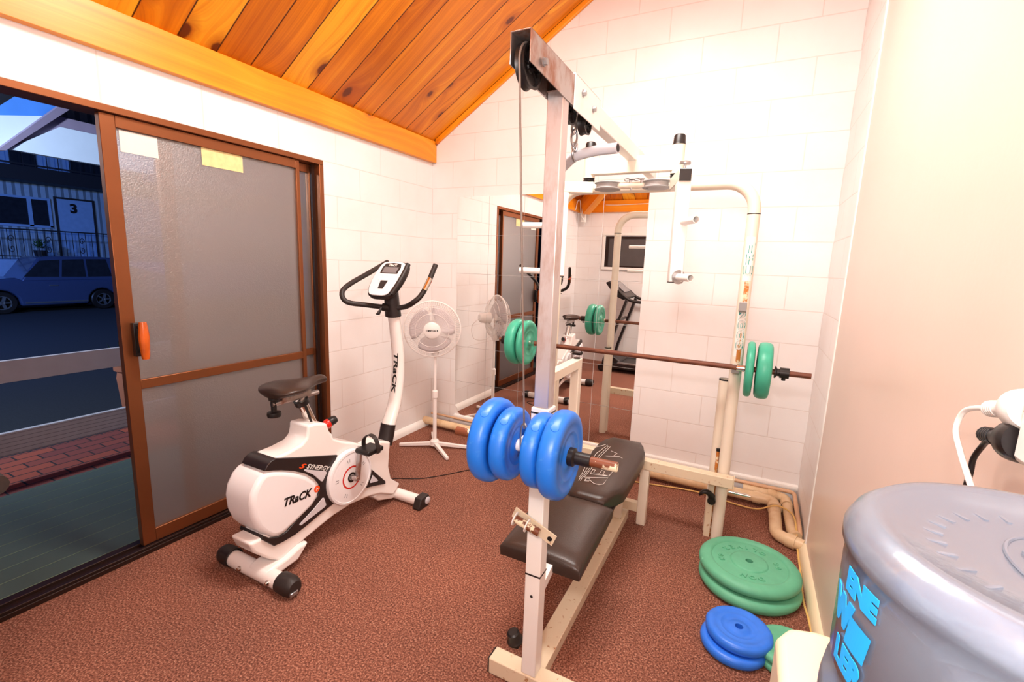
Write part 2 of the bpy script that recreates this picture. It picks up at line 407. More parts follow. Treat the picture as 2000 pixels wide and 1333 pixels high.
def text_mesh(s, size=1.0, bold=0.0, shear=0, spacing=1.0):
    k = (s, size, bold, shear, spacing)
    if k in _tc: return _tc[k]
    cu = bpy.data.curves.new('t', 'FONT'); cu.body = s; cu.size = size; cu.offset = bold; cu.shear = shear; cu.space_character = spacing
    cu.align_x = 'CENTER'; cu.align_y = 'CENTER'; cu.resolution_u = 3
    ob = bpy.data.objects.new('t', cu); COL.objects.link(ob)
    bpy.context.view_layer.update()
    me = bpy.data.meshes.new_from_object(ob.evaluated_get(bpy.context.evaluated_depsgraph_get()))
    V = [v.co.copy() for v in me.vertices]; F = [tuple(p.vertices) for p in me.polygons]
    bpy.data.objects.remove(ob); bpy.data.curves.remove(cu); bpy.data.meshes.remove(me)
    _tc[k] = (V, F); return _tc[k]
def text(bm, s, size, fn, depth=.001, bold=0.0, shear=0, spacing=1.0, sub=False):
    """fn(x, y, h) -> world point; h is the height above the surface"""
    V, F = text_mesh(s, size, bold, shear, spacing)
    top = [bm.verts.new(fn(v.x, v.y, depth)) for v in V]; bot = [bm.verts.new(fn(v.x, v.y, -depth * .2)) for v in V]
    cnt = {}
    for f in F:
        try: bm.faces.new([top[i] for i in f])
        except ValueError: continue
        for a, b in zip(f, f[1:] + f[:1]): cnt[(a, b)] = 1
    for (a, b) in cnt:
        if (b, a) not in cnt:
            try: bm.faces.new((top[b], top[a], bot[a], bot[b]))
            except ValueError: pass
def planar(o, X, Y):
    o, X, Y = Vector(o), Vector(X).normalized(), Vector(Y).normalized(); N = X.cross(Y)
    return lambda x, y, h: o + X * x + Y * y + N * h
def uvquad(name, verts, faces, uvf, mt, kind='structure', thick=0, parent=None):
    bm = BM(); vs = [bm.verts.new(v) for v in verts]; uvl = bm.loops.layers.uv.new('UVMap')
    for f in faces:
        F = bm.faces.new([vs[i] for i in f])
        for l in F.loops: l[uvl].uv = uvf(l.vert.co)
    me = bpy.data.meshes.new(name); bm.to_mesh(me); bm.free(); me.materials.append(mt)
    o = bpy.data.objects.new(name, me); COL.objects.link(o)
    if kind: o['kind'] = kind
    if parent: o.parent = parent
    if thick:
        s = o.modifiers.new('solid', 'SOLIDIFY'); s.thickness = thick; s.offset = 0
    return o
def uvbox(bm, lo, hi, along, across):
    uvl = bm.loops.layers.uv.verify()
    vs = box(bm, lo, hi)
    S = set(vs)
    for f in bm.faces:
        if all(v in S for v in f.verts):
            for l in f.loops: l[uvl].uv = (l.vert.co['xyz'.index(along)], l.vert.co['xyz'.index(across)] + (l.vert.co.x * .7 if along != 'x' else l.vert.co.y * .7))

# ------------------------------------------------------------------ room shell
W, L, E = 2.8, 3.6, 2.33
SL = .645
DH, D0, D1 = 2.0, -1.105, -2.96          # door head, right jamb, left jamb
T = .12
bm = BM(); box(bm, (-T, -L - .1, -.1), (W + .1, .1, 0)); obj('floor', bm, M['carpet'], kind='structure', smooth=False)
bm = BM(); box(bm, (-T, D0, 0), (0, .0, E + .02)); box(bm, (-T, D1, DH), (0, D0, E + .02)); box(bm, (-T, -L, 0), (0, D1, E + .02))
obj('wall_left', bm, M['wall_y'], kind='structure', smooth=False)
bm = BM(); prism(bm, [(-T, 0), (W + .1, 0), (W + .1, 4.25), (0, E + .06), (-T, E + .06)], 'y', 0, .1); obj('wall_back', bm, M['wall_x'], kind='structure', smooth=False)
bm = BM(); box(bm, (W, -.575, 0), (W + .1, 0, 4.25)); obj('wall_right', bm, M['wall_y'], kind='structure', smooth=False)
bm = BM(); box(bm, (W, -L, 0), (W + .1, -.575, 4.25)); obj('wall_right_panel', bm, M['plaster'], kind='structure', smooth=False)
bm = BM(); tube(bm, [(W, -.577, .0), (W, -.573, 4.2)], .006, 8); obj('trim_1', bm, M['whiter'], kind='structure')
bm = BM(); box(bm, (-T, -L - .1, 0), (W + .1, -L, E + .06)); obj('wall_front', bm, M['wall_x'], kind='structure', smooth=False)
# hipped pine ceiling: plane A rises from the left wall, plane B from the wall behind the camera
zA = lambda x: E + .02 + SL * x
k = math.sqrt(1 + SL * SL)
t_ = .03
def ceil_mesh(name, pts, uvf):
    bm = BM(); uvl = bm.loops.layers.uv.new('UVMap')
    A = [bm.verts.new(p) for p in pts]; B = [bm.verts.new((p[0], p[1], p[2] + t_)) for p in pts]; n = len(pts)
    fs = [bm.faces.new(A), bm.faces.new(B[::-1])] + [bm.faces.new((A[i], A[(i + 1) % n], B[(i + 1) % n], B[i])) for i in range(n)]
    for f in fs:
        for l in f.loops: l[uvl].uv = uvf(l.vert.co)
    bmesh.ops.recalc_face_normals(bm, faces=bm.faces)
    me = bpy.data.meshes.new(name); bm.to_mesh(me); bm.free(); me.materials.append(M['ceil'])
    o = bpy.data.objects.new(name, me); COL.objects.link(o); o['kind'] = 'structure'; return o
YB = -L + W
ceil_mesh('ceiling', [(-.12, .0, zA(-.12)), (W, 0, zA(W)), (W, YB, zA(W)), (0, -L, zA(0)), (-.12, -L, zA(-.12))], lambda c: (c.x * k, c.y + 2.075))
ceil_mesh('ceiling_hip', [(0, -L, zA(0)), (W, YB, zA(W)), (W, -L, zA(0))], lambda c: ((c.y + L) * k, c.x + .02))
# face beams and gable bead
bm = BM(); uvbox(bm, (0.0, -L, 2.2), (.04, -.001, 2.362), 'y', 'z'); obj('trim_2', bm, M['beam'], kind='structure', smooth=False, bevel=.002)
bm = BM(); uvbox(bm, (0.04, -L, 2.2), (W, -L + .04, 2.362), 'x', 'z'); obj('trim_3', bm, M['beam'], kind='structure', smooth=False)
bm = BM(); uvl = bm.loops.layers.uv.verify()
prism(bm, [(.04, zA(.04) - .045), (W, zA(W) - .045), (W, zA(W) + .005), (.04, zA(.04) + .005)], 'y', -.022, 0)
for f in bm.faces:
    for l in f.loops: l[uvl].uv = (l.vert.co.x, l.vert.co.z - l.vert.co.x * SL)
obj('trim_4', bm, M['beam'], kind='structure', smooth=False, bevel=.006)
bm = BM(); uvl = bm.loops.layers.uv.verify()
hd = Vector((1, 1, SL)).normalized(); sweep(bm, [Vector((.14, -L + .14, zA(.14) - .17)), Vector((W, YB, zA(W) - .17))], rect(.11, .24), up=Vector((0, 0, 1)))
for f in bm.faces:
    for l in f.loops: l[uvl].uv = (l.vert.co.x * 1.5, l.vert.co.z - l.vert.co.x * SL)
obj('trim_5', bm, M['beam'], kind='structure', smooth=False)
# skirtings
bm = BM(); prism(bm, [(0, 0), (.03, 0), (.028, .03), (.012, .055), (0, .06)], 'y', D0 + .0, -.001); obj('baseboard_left', bm, M['whiter'], kind='structure')
bm = BM(); prism(bm, [(W, 0), (W - .028, 0), (W - .026, .03), (W - .012, .055), (W, .06)], 'y', -L, -.56); obj('baseboard_right', bm, M['cooler'], kind='structure')
bm = BM(); prism(bm, [(0, .085), (-.014, .09), (-.02, .105), (-.016, .12), (0, .128)], 'x', .25, W - .001); obj('baseboard_back', bm, M['whiter'], kind='structure')
# window in the wall behind the camera
wr = thing('window_1', 'dark window with a white painted frame in the end wall seen in the mirror', 'window', (.7, -L, 1.64)); del wr['category'], wr['label']; wr['kind'] = 'structure'
bm = BM()
for lo, hi in (((.40, -L, 1.38), (1.32, -L + .03, 1.42)), ((.40, -L, 1.87), (1.32, -L + .03, 1.91)), ((.40, -L, 1.42), (.44, -L + .03, 1.87)), ((1.28, -L, 1.42), (1.32, -L + .03, 1.87))): box(bm, lo, hi)
obj('window_frame', bm, M['whiter'], wr, bevel=.003)
bm = BM()
for lo, hi in (((.44, -L, 1.42), (1.28, -L + .02, 1.44)), ((.44, -L, 1.83), (1.28, -L + .02, 1.87)), ((.44, -L, 1.44), (.49, -L + .02, 1.83)), ((1.26, -L, 1.44), (1.28, -L + .02, 1.83))): box(bm, lo, hi)
obj('inner_frame', bm, M['bronzedark'], wr)
bm = BM(); box(bm, (.49, -L, 1.44), (1.26, -L + .008, 1.83)); obj('window_pane', bm, simple('dim_frosted_window', srgb(84, 78, 78), .3, var=.1), wr)

# mirror of square tiles
mt = thing('wall_mirror', 'tall frameless mirror made of square mirror tiles on the end wall', 'mirror', (1.0, 0, .12))
xs = [.252, .548, .850, 1.152, 1.454, 1.757]; zs = [.118, .42, .722, 1.024, 1.326, 1.628, 1.928]
for i in range(5):
    for j in range(6):
        bm = BM(); g = .0012
        a = (random.uniform(-1, 1) * .0006, random.uniform(-1, 1) * .0006)
        x0, x1, z0, z1 = xs[i] + g, xs[i + 1] - g, zs[j] + g, zs[j + 1] - g
        poly = [(x0, z0), (x1, z0), (x1, z1), (x0, z1)]
        if i == 0 and j == 0: poly = [(x0 + .07, z0), (x1, z0), (x1, z1), (x0, z1), (x0, z0 + .085), (x0 + .025, z0 + .06), (x0 + .03, z0 + .03)]
        prism(bm, poly, 'y', -.004, 0)
        for v in bm.verts: v.co.y += a[0] * (v.co.x - x0) + a[1] * (v.co.z - z0) - .0006
        obj('mirror_tile', bm, M['mirror'], mt, smooth=False)

# ------------------------------------------------------------------ sliding door in the left wall
dr = thing('door_1', '', 'door', (0, D0, 0)); del dr['category'], dr['label']; dr['kind'] = 'structure'
bm = BM(); box(bm, (-T, D1, 1.972), (.006, D0, DH)); box(bm, (-T, D0 - .03, 0), (.006, D0, 1.972)); box(bm, (-T, D1, 0), (.006, D1 + .03, 1.972))
obj('door_frame', bm, M['bronze'], dr, bevel=.002)
bm = BM(); box(bm, (-T, D1 + .03, .0), (.012, D0 - .03, .022)); box(bm, (-.012, D1 + .03, .022), (.004, D0 - .03, .034)); box(bm, (-.062, D1 + .03, .022), (-.056, D0 - .03, .034))
obj('sill_track', bm, M['bronzedark'], dr, bevel=.002)
bm = BM(); box(bm, (-.056, D0 - .05, .034), (-.04, D0 - .03, 1.972)); box(bm, (-.114, D0 - .05, .034), (-.1, D0 - .03, 1.972)); obj('jamb_channel', bm, M['bronzedark'], dr)
def door_panel(name, x, ya, yb, sw0, sw1, label):
    """ya: far-left edge (more negative), yb: right edge"""
    fr = None
    bm = BM(); d = .017
    box(bm, (x - d, ya, .036), (x + d, ya + sw0, 1.97)); box(bm, (x - d, yb - sw1, .036), (x + d, yb, 1.97))
    box(bm, (x - d, ya + sw0, 1.922), (x + d, yb - sw1, 1.97)); box(bm, (x - d, ya + sw0, .036), (x + d, yb - sw1, .10)); box(bm, (x - d * .9, ya + sw0, .792), (x + d * .9, yb - sw1, .836))
    fr = obj(name, bm, M['bronze'], dr, bevel=.002, label=label)
    for z0, z1 in ((.836, 1.922), (.10, .792)):
        bm = BM(); box(bm, (x - .003, ya + sw0, z0), (x + .003, yb - sw1, z1)); obj('frosted_pane', bm, M['frost'], fr, smooth=False)
    return fr
sp_ = door_panel('sliding_panel', -.030, -2.208, -1.262, .055, .024, 'bronze sliding door panel with frosted panes and wooden pull')
fp_ = door_panel('fixed_panel', -.082, -1.975, -1.135, .06, .02, 'bronze fixed frosted panel behind the sliding one')
bm = BM(); box(bm, (-.013, -2.172, .95), (.012, -2.138, 1.1)); box(bm, (.012, -2.160, 1.075), (.04, -2.148, 1.088)); box(bm, (.012, -2.160, .965), (.04, -2.148, .978)); hp = obj('pull_plate', bm, M['black'], sp_, bevel=.002)
bm = BM(); lathe(bm, [(0, .94), (.013, .942), (.016, .955), (.019, 1.0), (.021, 1.04), (.017, 1.09), (.014, 1.108), (0, 1.11)], (.052, -2.154, 0), n=20)
obj('pull_grip', bm, M['gripwood'], sp_, label='orange varnished wooden grip')
bm = BM(); box(bm, (-.0265, -2.138, 1.83), (-.0255, -1.995, 1.918)); tag(obj('paper_notice', bm, M['paperw'], smooth=False), 'blank white paper notice stuck at the top left of the frosted door', 'notice')
bm = BM(); box(bm, (-.0265, -1.806, 1.84), (-.0255, -1.60, 1.928)); tag(obj('paper_notice', bm, M['paperc'], smooth=False), 'faded cream paper notice at the top middle of the frosted door', 'notice')

# ------------------------------------------------------------------ outside, seen through the open door
def ribbed(name, col, rough, period, axis, depth=.6, groove=None, w_=.47):
    t = NT(name); tc = t.add('ShaderNodeTexCoord'); sp = t.add('ShaderNodeSeparateXYZ'); t.link(tc.outputs['Object'], sp.inputs[0])
    fr = t.math('FRACT', t.math('DIVIDE', sp.outputs['XYZ'.index(axis)], period)); e = t.math('ABSOLUTE', t.math('SUBTRACT', fr, .5))
    s = t.ramp(e, [(w_, (0, 0, 0, 1)), (min(.999, w_ + .02), (1, 1, 1, 1))])
    n = t.add('ShaderNodeTexNoise'); n.inputs['Scale'].default_value = 9; t.link(tc.outputs['Object'], n.inputs['Vector'])
    c = t.mix(n.outputs[0], tuple(x * .8 for x in col[:3]) + (1,), col)
    t.link(t.mix(s, c, groove or tuple(x * .4 for x in col[:3]) + (1,)), t.b.inputs['Base Color']); t.b.inputs['Roughness'].default_value = rough
    t.bump(t.math('MULTIPLY', s, -1), depth, .01); return t.m
M['deck'] = ribbed('green_deck_boards', srgb(84, 98, 90), .6, .125, 'X', groove=srgb(120, 140, 96), w_=.475)
M['railw'] = simple('white_rail_timber', srgb(196, 184, 186), .6, var=.05)
M['railg'] = ribbed('grooved_white_plank', srgb(196, 188, 190), .6, .028, 'Z', w_=.44)
M['corr'] = ribbed('corrugated_cladding', srgb(150, 170, 190), .5, .2, 'Y', w_=.3)
M['asphalt'] = simple('dark_asphalt', srgb(26, 28, 36), .9, var=.3, scale=60)
M['bldwall'] = simple('pale_building_wall', srgb(120, 150, 190), .7)
M['bldtrim'] = simple('dark_building_trim', srgb(22, 22, 30), .6)
M['carpaint'] = simple('silver_blue_car_paint', srgb(66, 80, 118), .25, .4, coat=.5, var=.02)
M['porch'] = simple('pale_porch_lining', srgb(206, 216, 232), .6, var=.02)
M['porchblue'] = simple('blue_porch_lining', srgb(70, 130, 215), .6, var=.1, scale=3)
M['porchtimber'] = simple('mauve_grey_timber', srgb(132, 118, 140), .6)
M['corrbrown'] = ribbed('brown_corrugated_sheet', srgb(120, 108, 92), .6, .12, 'Y', w_=.3)
M['porchdark'] = simple('grey_porch_timber', srgb(92, 82, 84), .6)
M['terra'] = simple('terracotta', srgb(120, 66, 44), .8)
M['leaf'] = simple('plant_leaf', srgb(52, 84, 44), .5, var=.3)
def bricks():
    t = NT('red_brick_paving'); tc = t.add('ShaderNodeTexCoord'); br = t.add('ShaderNodeTexBrick'); br.offset = .5
    mp = t.add('ShaderNodeMapping'); mp.inputs['Rotation'].default_value = (0, 0, PI / 2); t.link(tc.outputs['Object'], mp.inputs[0]); t.link(mp.outputs[0], br.inputs['Vector'])
    for k_, v in {'Scale': 1, 'Mortar Size': .006, 'Brick Width': .23, 'Row Height': .115}.items(): br.inputs[k_].default_value = v
    br.inputs['Color1'].default_value = srgb(150, 66, 44); br.inputs['Color2'].default_value = srgb(112, 50, 44); br.inputs['Mortar'].default_value = srgb(38, 24, 24)
    t.link(br.outputs[0], t.b.inputs['Base Color']); t.b.inputs['Roughness'].default_value = .8; t.bump(t.math('MULTIPLY', br.outputs['Fac'], -1), .6, .008); return t.m
M['bricks'] = bricks()
bm = BM(); box(bm, (-1.40, -5.5, -.16), (-T, 1.0, -.05)); o = obj('timber_deck', bm, M['deck'], smooth=False); tag(o, 'green stained timber deck with grooved boards outside the door', 'deck')
bm = BM(); box(bm, (-2.55, -5.5, -.6), (-1.40, 2.0, -.19)); o = obj('brick_path', bm, M['bricks'], smooth=False); o['kind'] = 'structure'
bm = BM(); box(bm, (-40, -25, -.7), (-2.55, 30, -.47)); o = obj('road', bm, M['asphalt'], smooth=False); o['kind'] = 'structure'
fe = thing('rail_fence', 'low white fence of two horizontal planks beyond the green deck', 'fence', (-2.0, -2, -.19))
bm = BM(); box(bm, (-2.02, -5.5, .505), (-1.98, 1.5, .655)); obj('rail', bm, M['railw'], fe, bevel=.003)
bm = BM(); box(bm, (-2.02, -5.5, .0), (-1.98, 1.5, .16)); obj('rail', bm, M['railg'], fe, bevel=.003)
for y in (-4.2, 1.2):
    bm = BM(); box(bm, (-2.11, y, -.19), (-2.021, y + .09, .75)); obj('post', bm, M['railw'], fe, bevel=.003)
pt = thing('plant_pot', 'tall terracotta pot with a leafy plant behind the white rail fence', 'potted plant', (-2.62, -1.02, -.47))
bm = BM(); lathe(bm, [(0, 0), (.09, 0), (.10, .03), (.15, .45), (.17, .72), (.16, .78), (.185, .80), (.185, .85), (.15, .85), (.14, .80), (0, .79)], (-2.62, -1.02, -.47), n=28); obj('pot', bm, M['terra'], pt)
bm = BM()
for i in range(40):
    a = random.uniform(0, 2 * PI); r = random.uniform(.02, .13); h = random.uniform(.05, .3); b = Vector((-2.62 + r * math.cos(a), -1.02 + r * math.sin(a), .32)); tp = b + Vector((math.cos(a) * .09, math.sin(a) * .09, h))
    s = Vector((-math.sin(a), math.cos(a), 0)) * .022; mid = (b + tp) / 2 + Vector((0, 0, .03))
    for q in ((b, mid + s, tp), (b, tp, mid - s)): bm.faces.new([bm.verts.new(x) for x in q])
obj('foliage', bm, M['leaf'], pt, smooth=False)
bm = BM(); box(bm, (-9, -5.75, -.6), (-T, -5.6, 3.2)); o = obj('added_sky_screen', bm, M['bldtrim'], smooth=False); o['kind'] = 'structure'  # dark screen added to block bright sky from the mirrored doorway
# motel building across the road
XB = -19.0
def Q(u, v, x=XB): return P(u, v, 'x', x)
g0 = -.45
bl = thing('motel_building', 'two storey motel building across the road with a numbered door', 'building', (XB, 4, g0))
y0b, y1b = -8, 14
zf = Q(0, 352).z      # underside of the upper deck
bm = BM(); box(bm, (XB - .3, y0b, g0), (XB, y1b, zf)); obj('wall', bm, M['corr'], bl, smooth=False)
zt0, zt1 = zf, zf + .42
bm = BM(); box(bm, (XB - .2, y0b, zt0), (XB + 1.0, y1b, zt1)); obj('upper_floor_edge', bm, M['bldtrim'], bl)
bm = BM(); box(bm, (XB - .3, y0b, zt1), (XB - .05, y1b, zt1 + 2.6)); obj('upper_wall', bm, M['bldwall'], bl)
for i in range(5):
    y = 0.2 + i * 1.5
    bm = BM(); box(bm, (XB - .05, y, zt1 + .1), (XB, y + .62 + .3 * (i % 2), zt1 + 2.0)); obj('upper_window', bm, M['darkwindow'], bl)
bm = BM(); tube(bm, [(XB + .95, y0b, zt1 + .9), (XB + .95, y1b, zt1 + .9)], .03, 8); box(bm, (XB + .93, y0b, zt1 + .04), (XB + .97, y1b, zt1 + .09))
y = y0b
while y < y1b: tube(bm, [(XB + .95, y, zt1), (XB + .95, y, zt1 + .9)], .012, 6); y += .28
obj('upper_railing', bm, M['bldtrim'], bl)
dA, dB = Q(108, 388), Q(178, 392)
zb0 = dA.z - 2.05
bm = BM(); box(bm, (XB, dA.y - .06, zb0), (XB + .05, dA.y, dA.z + .06)); box(bm, (XB, dB.y, zb0), (XB + .05, dB.y + .06, dA.z + .06)); box(bm, (XB, dA.y, dA.z), (XB + .05, dB.y, dA.z + .06)); obj('door_surround', bm, M['bldtrim'], bl)
bm = BM(); box(bm, (XB, dA.y, zb0), (XB + .03, dB.y, dA.z)); d3 = obj('door', bm, M['bldwall'], bl, label='pale blue door numbered 3')
c3 = Q(143, 409)
bm = BM(); text(bm, '3', .42, planar((XB + .032, c3.y, c3.z), (0, 1, 0), (0, 0, 1)), .01, bold=.02); obj('door_number', bm, M['blackprint'], d3, smooth=False)
wA, wB = Q(0, 383), Q(103, 445)
bm = BM(); ym = Q(56, 400).y
for a, b in ((ym - 1.35, ym - .05), (ym + .05, wB.y - .07)): box(bm, (XB, a, wB.z + .05), (XB + .03, b, wA.z))
wn_ = obj('window', bm, M['darkwindow'], bl)
bm = BM(); box(bm, (XB, ym - 1.45, wA.z), (XB + .06, wB.y, wA.z + .07)); box(bm, (XB, ym - 1.45, wB.z - .03), (XB + .06, wB.y, wB.z + .05)); box(bm, (XB, ym - .05, wB.z), (XB + .06, ym + .05, wA.z)); box(bm, (XB, wB.y - .07, wB.z), (XB + .06, wB.y, wA.z)); obj('window_frame', bm, M['bldwall'], wn_)
# terrace with wrought iron balustrade
bm = BM(); box(bm, (XB, y0b, g0 - .1), (XB + 1.3, y1b, zb0)); o = obj('terrace', bm, M['bldwall'], smooth=False); o['kind'] = 'structure'
bm = BM(); xb = XB + 1.25; zr = zb0 + .92
tube(bm, [(xb, y0b, zr), (xb, y1b, zr)], .02, 8); tube(bm, [(xb, y0b, zb0 + .1), (xb, y1b, zb0 + .1)], .015, 8)
y = y0b; i = 0
while y < y1b:
    tube(bm, [(xb, y, zb0), (xb, y, zr)], .010, 6)
    if i % 5 == 2:
        pts = [(xb, y + .07 + .07 * (1 - t / 30) * math.cos(t / 30 * 9) * 1.0, zb0 + .62 + .13 * (1 - t / 30) * math.sin(t / 30 * 9)) for t in range(26)]
        tube(bm, pts, .010, 6)
        pts = [(xb, y + .07 - .07 * (1 - t / 30) * math.cos(t / 30 * 9), zb0 + .34 - .13 * (1 - t / 30) * math.sin(t / 30 * 9)) for t in range(26)]
        tube(bm, pts, .010, 6)
    y += .17; i += 1
tag(obj('iron_balustrade', bm, M['bldtrim']), 'wrought iron balustrade with scrolls in front of the motel rooms', 'railing')
pb = Q(80, 497, XB + 1.0)
sh = thing('potted_shrub', 'small dark potted shrub on the motel terrace behind the car', 'potted plant', (pb.x, pb.y, zb0))
bm = BM(); lathe(bm, [(0, 0), (.12, 0), (.17, .3), (0, .3)], (pb.x, pb.y, zb0), n=16); obj('pot', bm, M['bldtrim'], sh)
bm = BM()
for i in range(120):
    a = random.uniform(0, 2 * PI); e = random.uniform(0, PI / 2); d = Vector((math.cos(a) * math.cos(e), math.sin(a) * math.cos(e), math.sin(e))); b = Vector((pb.x, pb.y, zb0 + .35)) + d * random.uniform(.05, .25)
    s = d.cross(Vector((0, 0, 1))).normalized() * .04 if abs(d.z) < .99 else Vector((.04, 0, 0))
    bm.faces.new([bm.verts.new(q) for q in (b - s, b + d * .09, b + s)])
obj('foliage', bm, M['leaf'], sh, smooth=False)
# parked car
XC = -16.0; cw = 1.68
wr_, wf_ = P(203, 585, 'x', XC), P(5, 590, 'x', XC)
cg = g0 - .02; wrad = .31
cr = thing('parked_car', 'dark blue station wagon parked side on across the road', 'car', (XC - cw / 2, (wr_.y + wf_.y) / 2, cg))
yr, yf = wr_.y, wf_.y
C2 = lambda u, v: (P(u, v, 'x', XC).y, P(u, v, 'x', XC).z)
rz = C2(120, 502)[1]; bz = C2(120, 549)[1]
body = [(yf - .80, cg + .32), (yf - .78, cg + .62), (yf - .6, C2(0, 550)[1]), (C2(30, 543)[0], C2(30, 543)[1]), (C2(45, 540)[0], bz + .02), (yr + .72, bz + .05), (yr + .80, bz - .1), (yr + .82, cg + .35), (yr + .7, cg + .24), (yr + .38, cg + .24)]
for i in range(9): a = PI * i / 8; body.append((yr + .36 * math.cos(a), cg + .3 + .36 * math.sin(a)))
body += [(yr - .38, cg + .2), (yf + .38, cg + .2)]
for i in range(9): a = PI * i / 8; body.append((yf + .36 * math.cos(a), cg + .3 + .36 * math.sin(a)))
body += [(yf - .38, cg + .22), (yf - .7, cg + .24)]
bm = BM(); prism(bm, body, 'x', XC - cw, XC); obj('body', bm, M['carpaint'], cr, bevel=.05, seg=3)
cab = [(C2(43, 541)[0], bz), (C2(80, 505)[0], rz - .03), (C2(100, 501)[0], rz), (C2(200, 500)[0], rz + .02), (yr + .62, rz - .04), (yr + .74, bz)]
bm = BM(); prism(bm, cab, 'x', XC - cw + .1, XC - .1)
for v in bm.verts:
    if v.co.z > bz + .1: v.co.x += .12 if v.co.x < XC - cw / 2 else -.12
obj('cabin', bm, M['carpaint'], cr, bevel=.04, seg=3)
def carwin(us, z0, z1):
    bm = BM(); poly = us
    vs = []
    for (y_, z_) in poly:
        f = (z_ - bz) / (rz - bz); vs.append(bm.verts.new((XC - .1 - .12 * f + .012, y_, z_)))
    v2 = [bm.verts.new(v.co + Vector((-.02, 0, 0))) for v in vs]
    bm.faces.new(vs); bm.faces.new(v2[::-1])
    for i in range(len(vs)): bm.faces.new((vs[i], vs[(i + 1) % len(vs)], v2[(i + 1) % len(vs)], v2[i]))
    obj('side_window', bm, M['darkwindow'], cr, smooth=False)
carwin([C2(50, 541), C2(82, 510), C2(121, 508), C2(118, 541)], 0, 0)
carwin([C2(124, 541), C2(127, 508), C2(168, 507), C2(171, 541)], 0, 0)
carwin([C2(176, 541), C2(173, 507), C2(212, 507), C2(222, 540)], 0, 0)
for y in (yr, yf):
    for xx, s in ((XC, 1), (XC - cw, -1)):
        bm = BM(); lathe(bm, [(0, -.17), (wrad * .92, -.17), (wrad, -.14), (wrad, -.02), (wrad * .93, 0), (wrad * .62, 0), (wrad * .6, -.02)], (xx, y, cg + wrad), (s, 0, 0), 28); wl = obj('wheel', bm, M['black'], cr)
        if s > 0:
            bm = BM(); lathe(bm, [(0, -.01), (.05, -.01), (.05, -.03), (0, -.03)], (xx, y, cg + wrad), (1, 0, 0), 16); lathe(bm, [(wrad * .55, -.01), (wrad * .62, -.01), (wrad * .62, -.05), (wrad * .55, -.05)], (xx, y, cg + wrad), (1, 0, 0), 28)
            for q in range(5):
                a = q * 2 * PI / 5; sweep(bm, [(xx - .02, y + .03 * math.cos(a), cg + wrad + .03 * math.sin(a)), (xx - .02, y + wrad * .58 * math.cos(a), cg + wrad + wrad * .58 * math.sin(a))], rect(.07, .03))
            obj('alloy_rim', bm, M['zinc'], wl)
bm = BM(); box(bm, (XC, C2(50, 590)[0], cg + .27), (XC + .015, yr - .4, cg + .31)); obj('sill_strip', bm, M['zinc'], cr)
bm = BM(); box(bm, (XC - .005, C2(96, 556)[0], bz - .14), (XC + .012, C2(96, 556)[0] + .2, bz - .11)); obj('door_handle', bm, M['zinc'], cr)
# porch roof close to the door
pr_ = thing('porch_roof', 'pale gabled porch roof with grey timbers beyond the open door', 'porch roof', tuple(P(100, 300, 'x', -5)))
Pq = lambda u, v, x: P(u, v, 'x', x)
bm = BM()
def slab(bm, pts, d):
    A = [bm.verts.new(p) for p in pts]; B = [bm.verts.new(p + Vector(d)) for p in pts]; n = len(pts)
    bm.faces.new(A); bm.faces.new(B[::-1])
    for i in range(n): bm.faces.new((A[i], A[(i + 1) % n], B[(i + 1) % n], B[i]))
slab(bm, [Pq(15, 291, -5), Pq(210, 325, -5), Pq(300, 342, -5), Pq(300, 288, -5), Pq(118, 248, -5)], (-.08, 0, 0)); obj('gable_panel', bm, M['porch'], pr_, smooth=False)
bm = BM(); slab(bm, [Pq(-60, 224, -5.1), Pq(98, 227, -5.1), Pq(-3, 288, -5.1), Pq(-60, 282, -5.1)], (-.06, 0, 0)); obj('side_panel', bm, M['porch'], pr_, smooth=False)
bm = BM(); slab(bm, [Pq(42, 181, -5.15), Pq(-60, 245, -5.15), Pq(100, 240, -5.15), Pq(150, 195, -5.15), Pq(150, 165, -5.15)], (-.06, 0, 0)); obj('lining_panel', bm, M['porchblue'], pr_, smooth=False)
bm = BM(); slab(bm, [Pq(-6, 294, -4.98), Pq(12, 294, -4.98), Pq(150, 205, -4.98), Pq(170, 180, -4.98), Pq(140, 190, -4.98)], (-.12, 0, 0)); obj('rafter', bm, M['porchtimber'], pr_, smooth=False)
bm = BM(); slab(bm, [Pq(10, 294, -5.03), Pq(110, 226, -5.03), Pq(300, 272, -5.03), Pq(300, 290, -5.03), Pq(118, 250, -5.03)], (-.07, 0, 0)); obj('barge_board', bm, M['porchtimber'], pr_, smooth=False)
bm = BM(); slab(bm, [Pq(110, 240, -5.2), Pq(140, 190, -5.2), Pq(300, 225, -5.2), Pq(300, 290, -5.2)], (-.06, 0, 0)); obj('corrugated_panel', bm, M['corrbrown'], pr_, smooth=False)
bm = BM(); slab(bm, [Pq(-60, 120, -5.3), Pq(-60, 250, -5.3), Pq(60, 220, -5.3), Pq(260, 250, -5.3), Pq(260, 150, -5.3)], (-.06, 0, 0)); obj('dark_soffit', bm, M['bldtrim'], pr_, smooth=False)

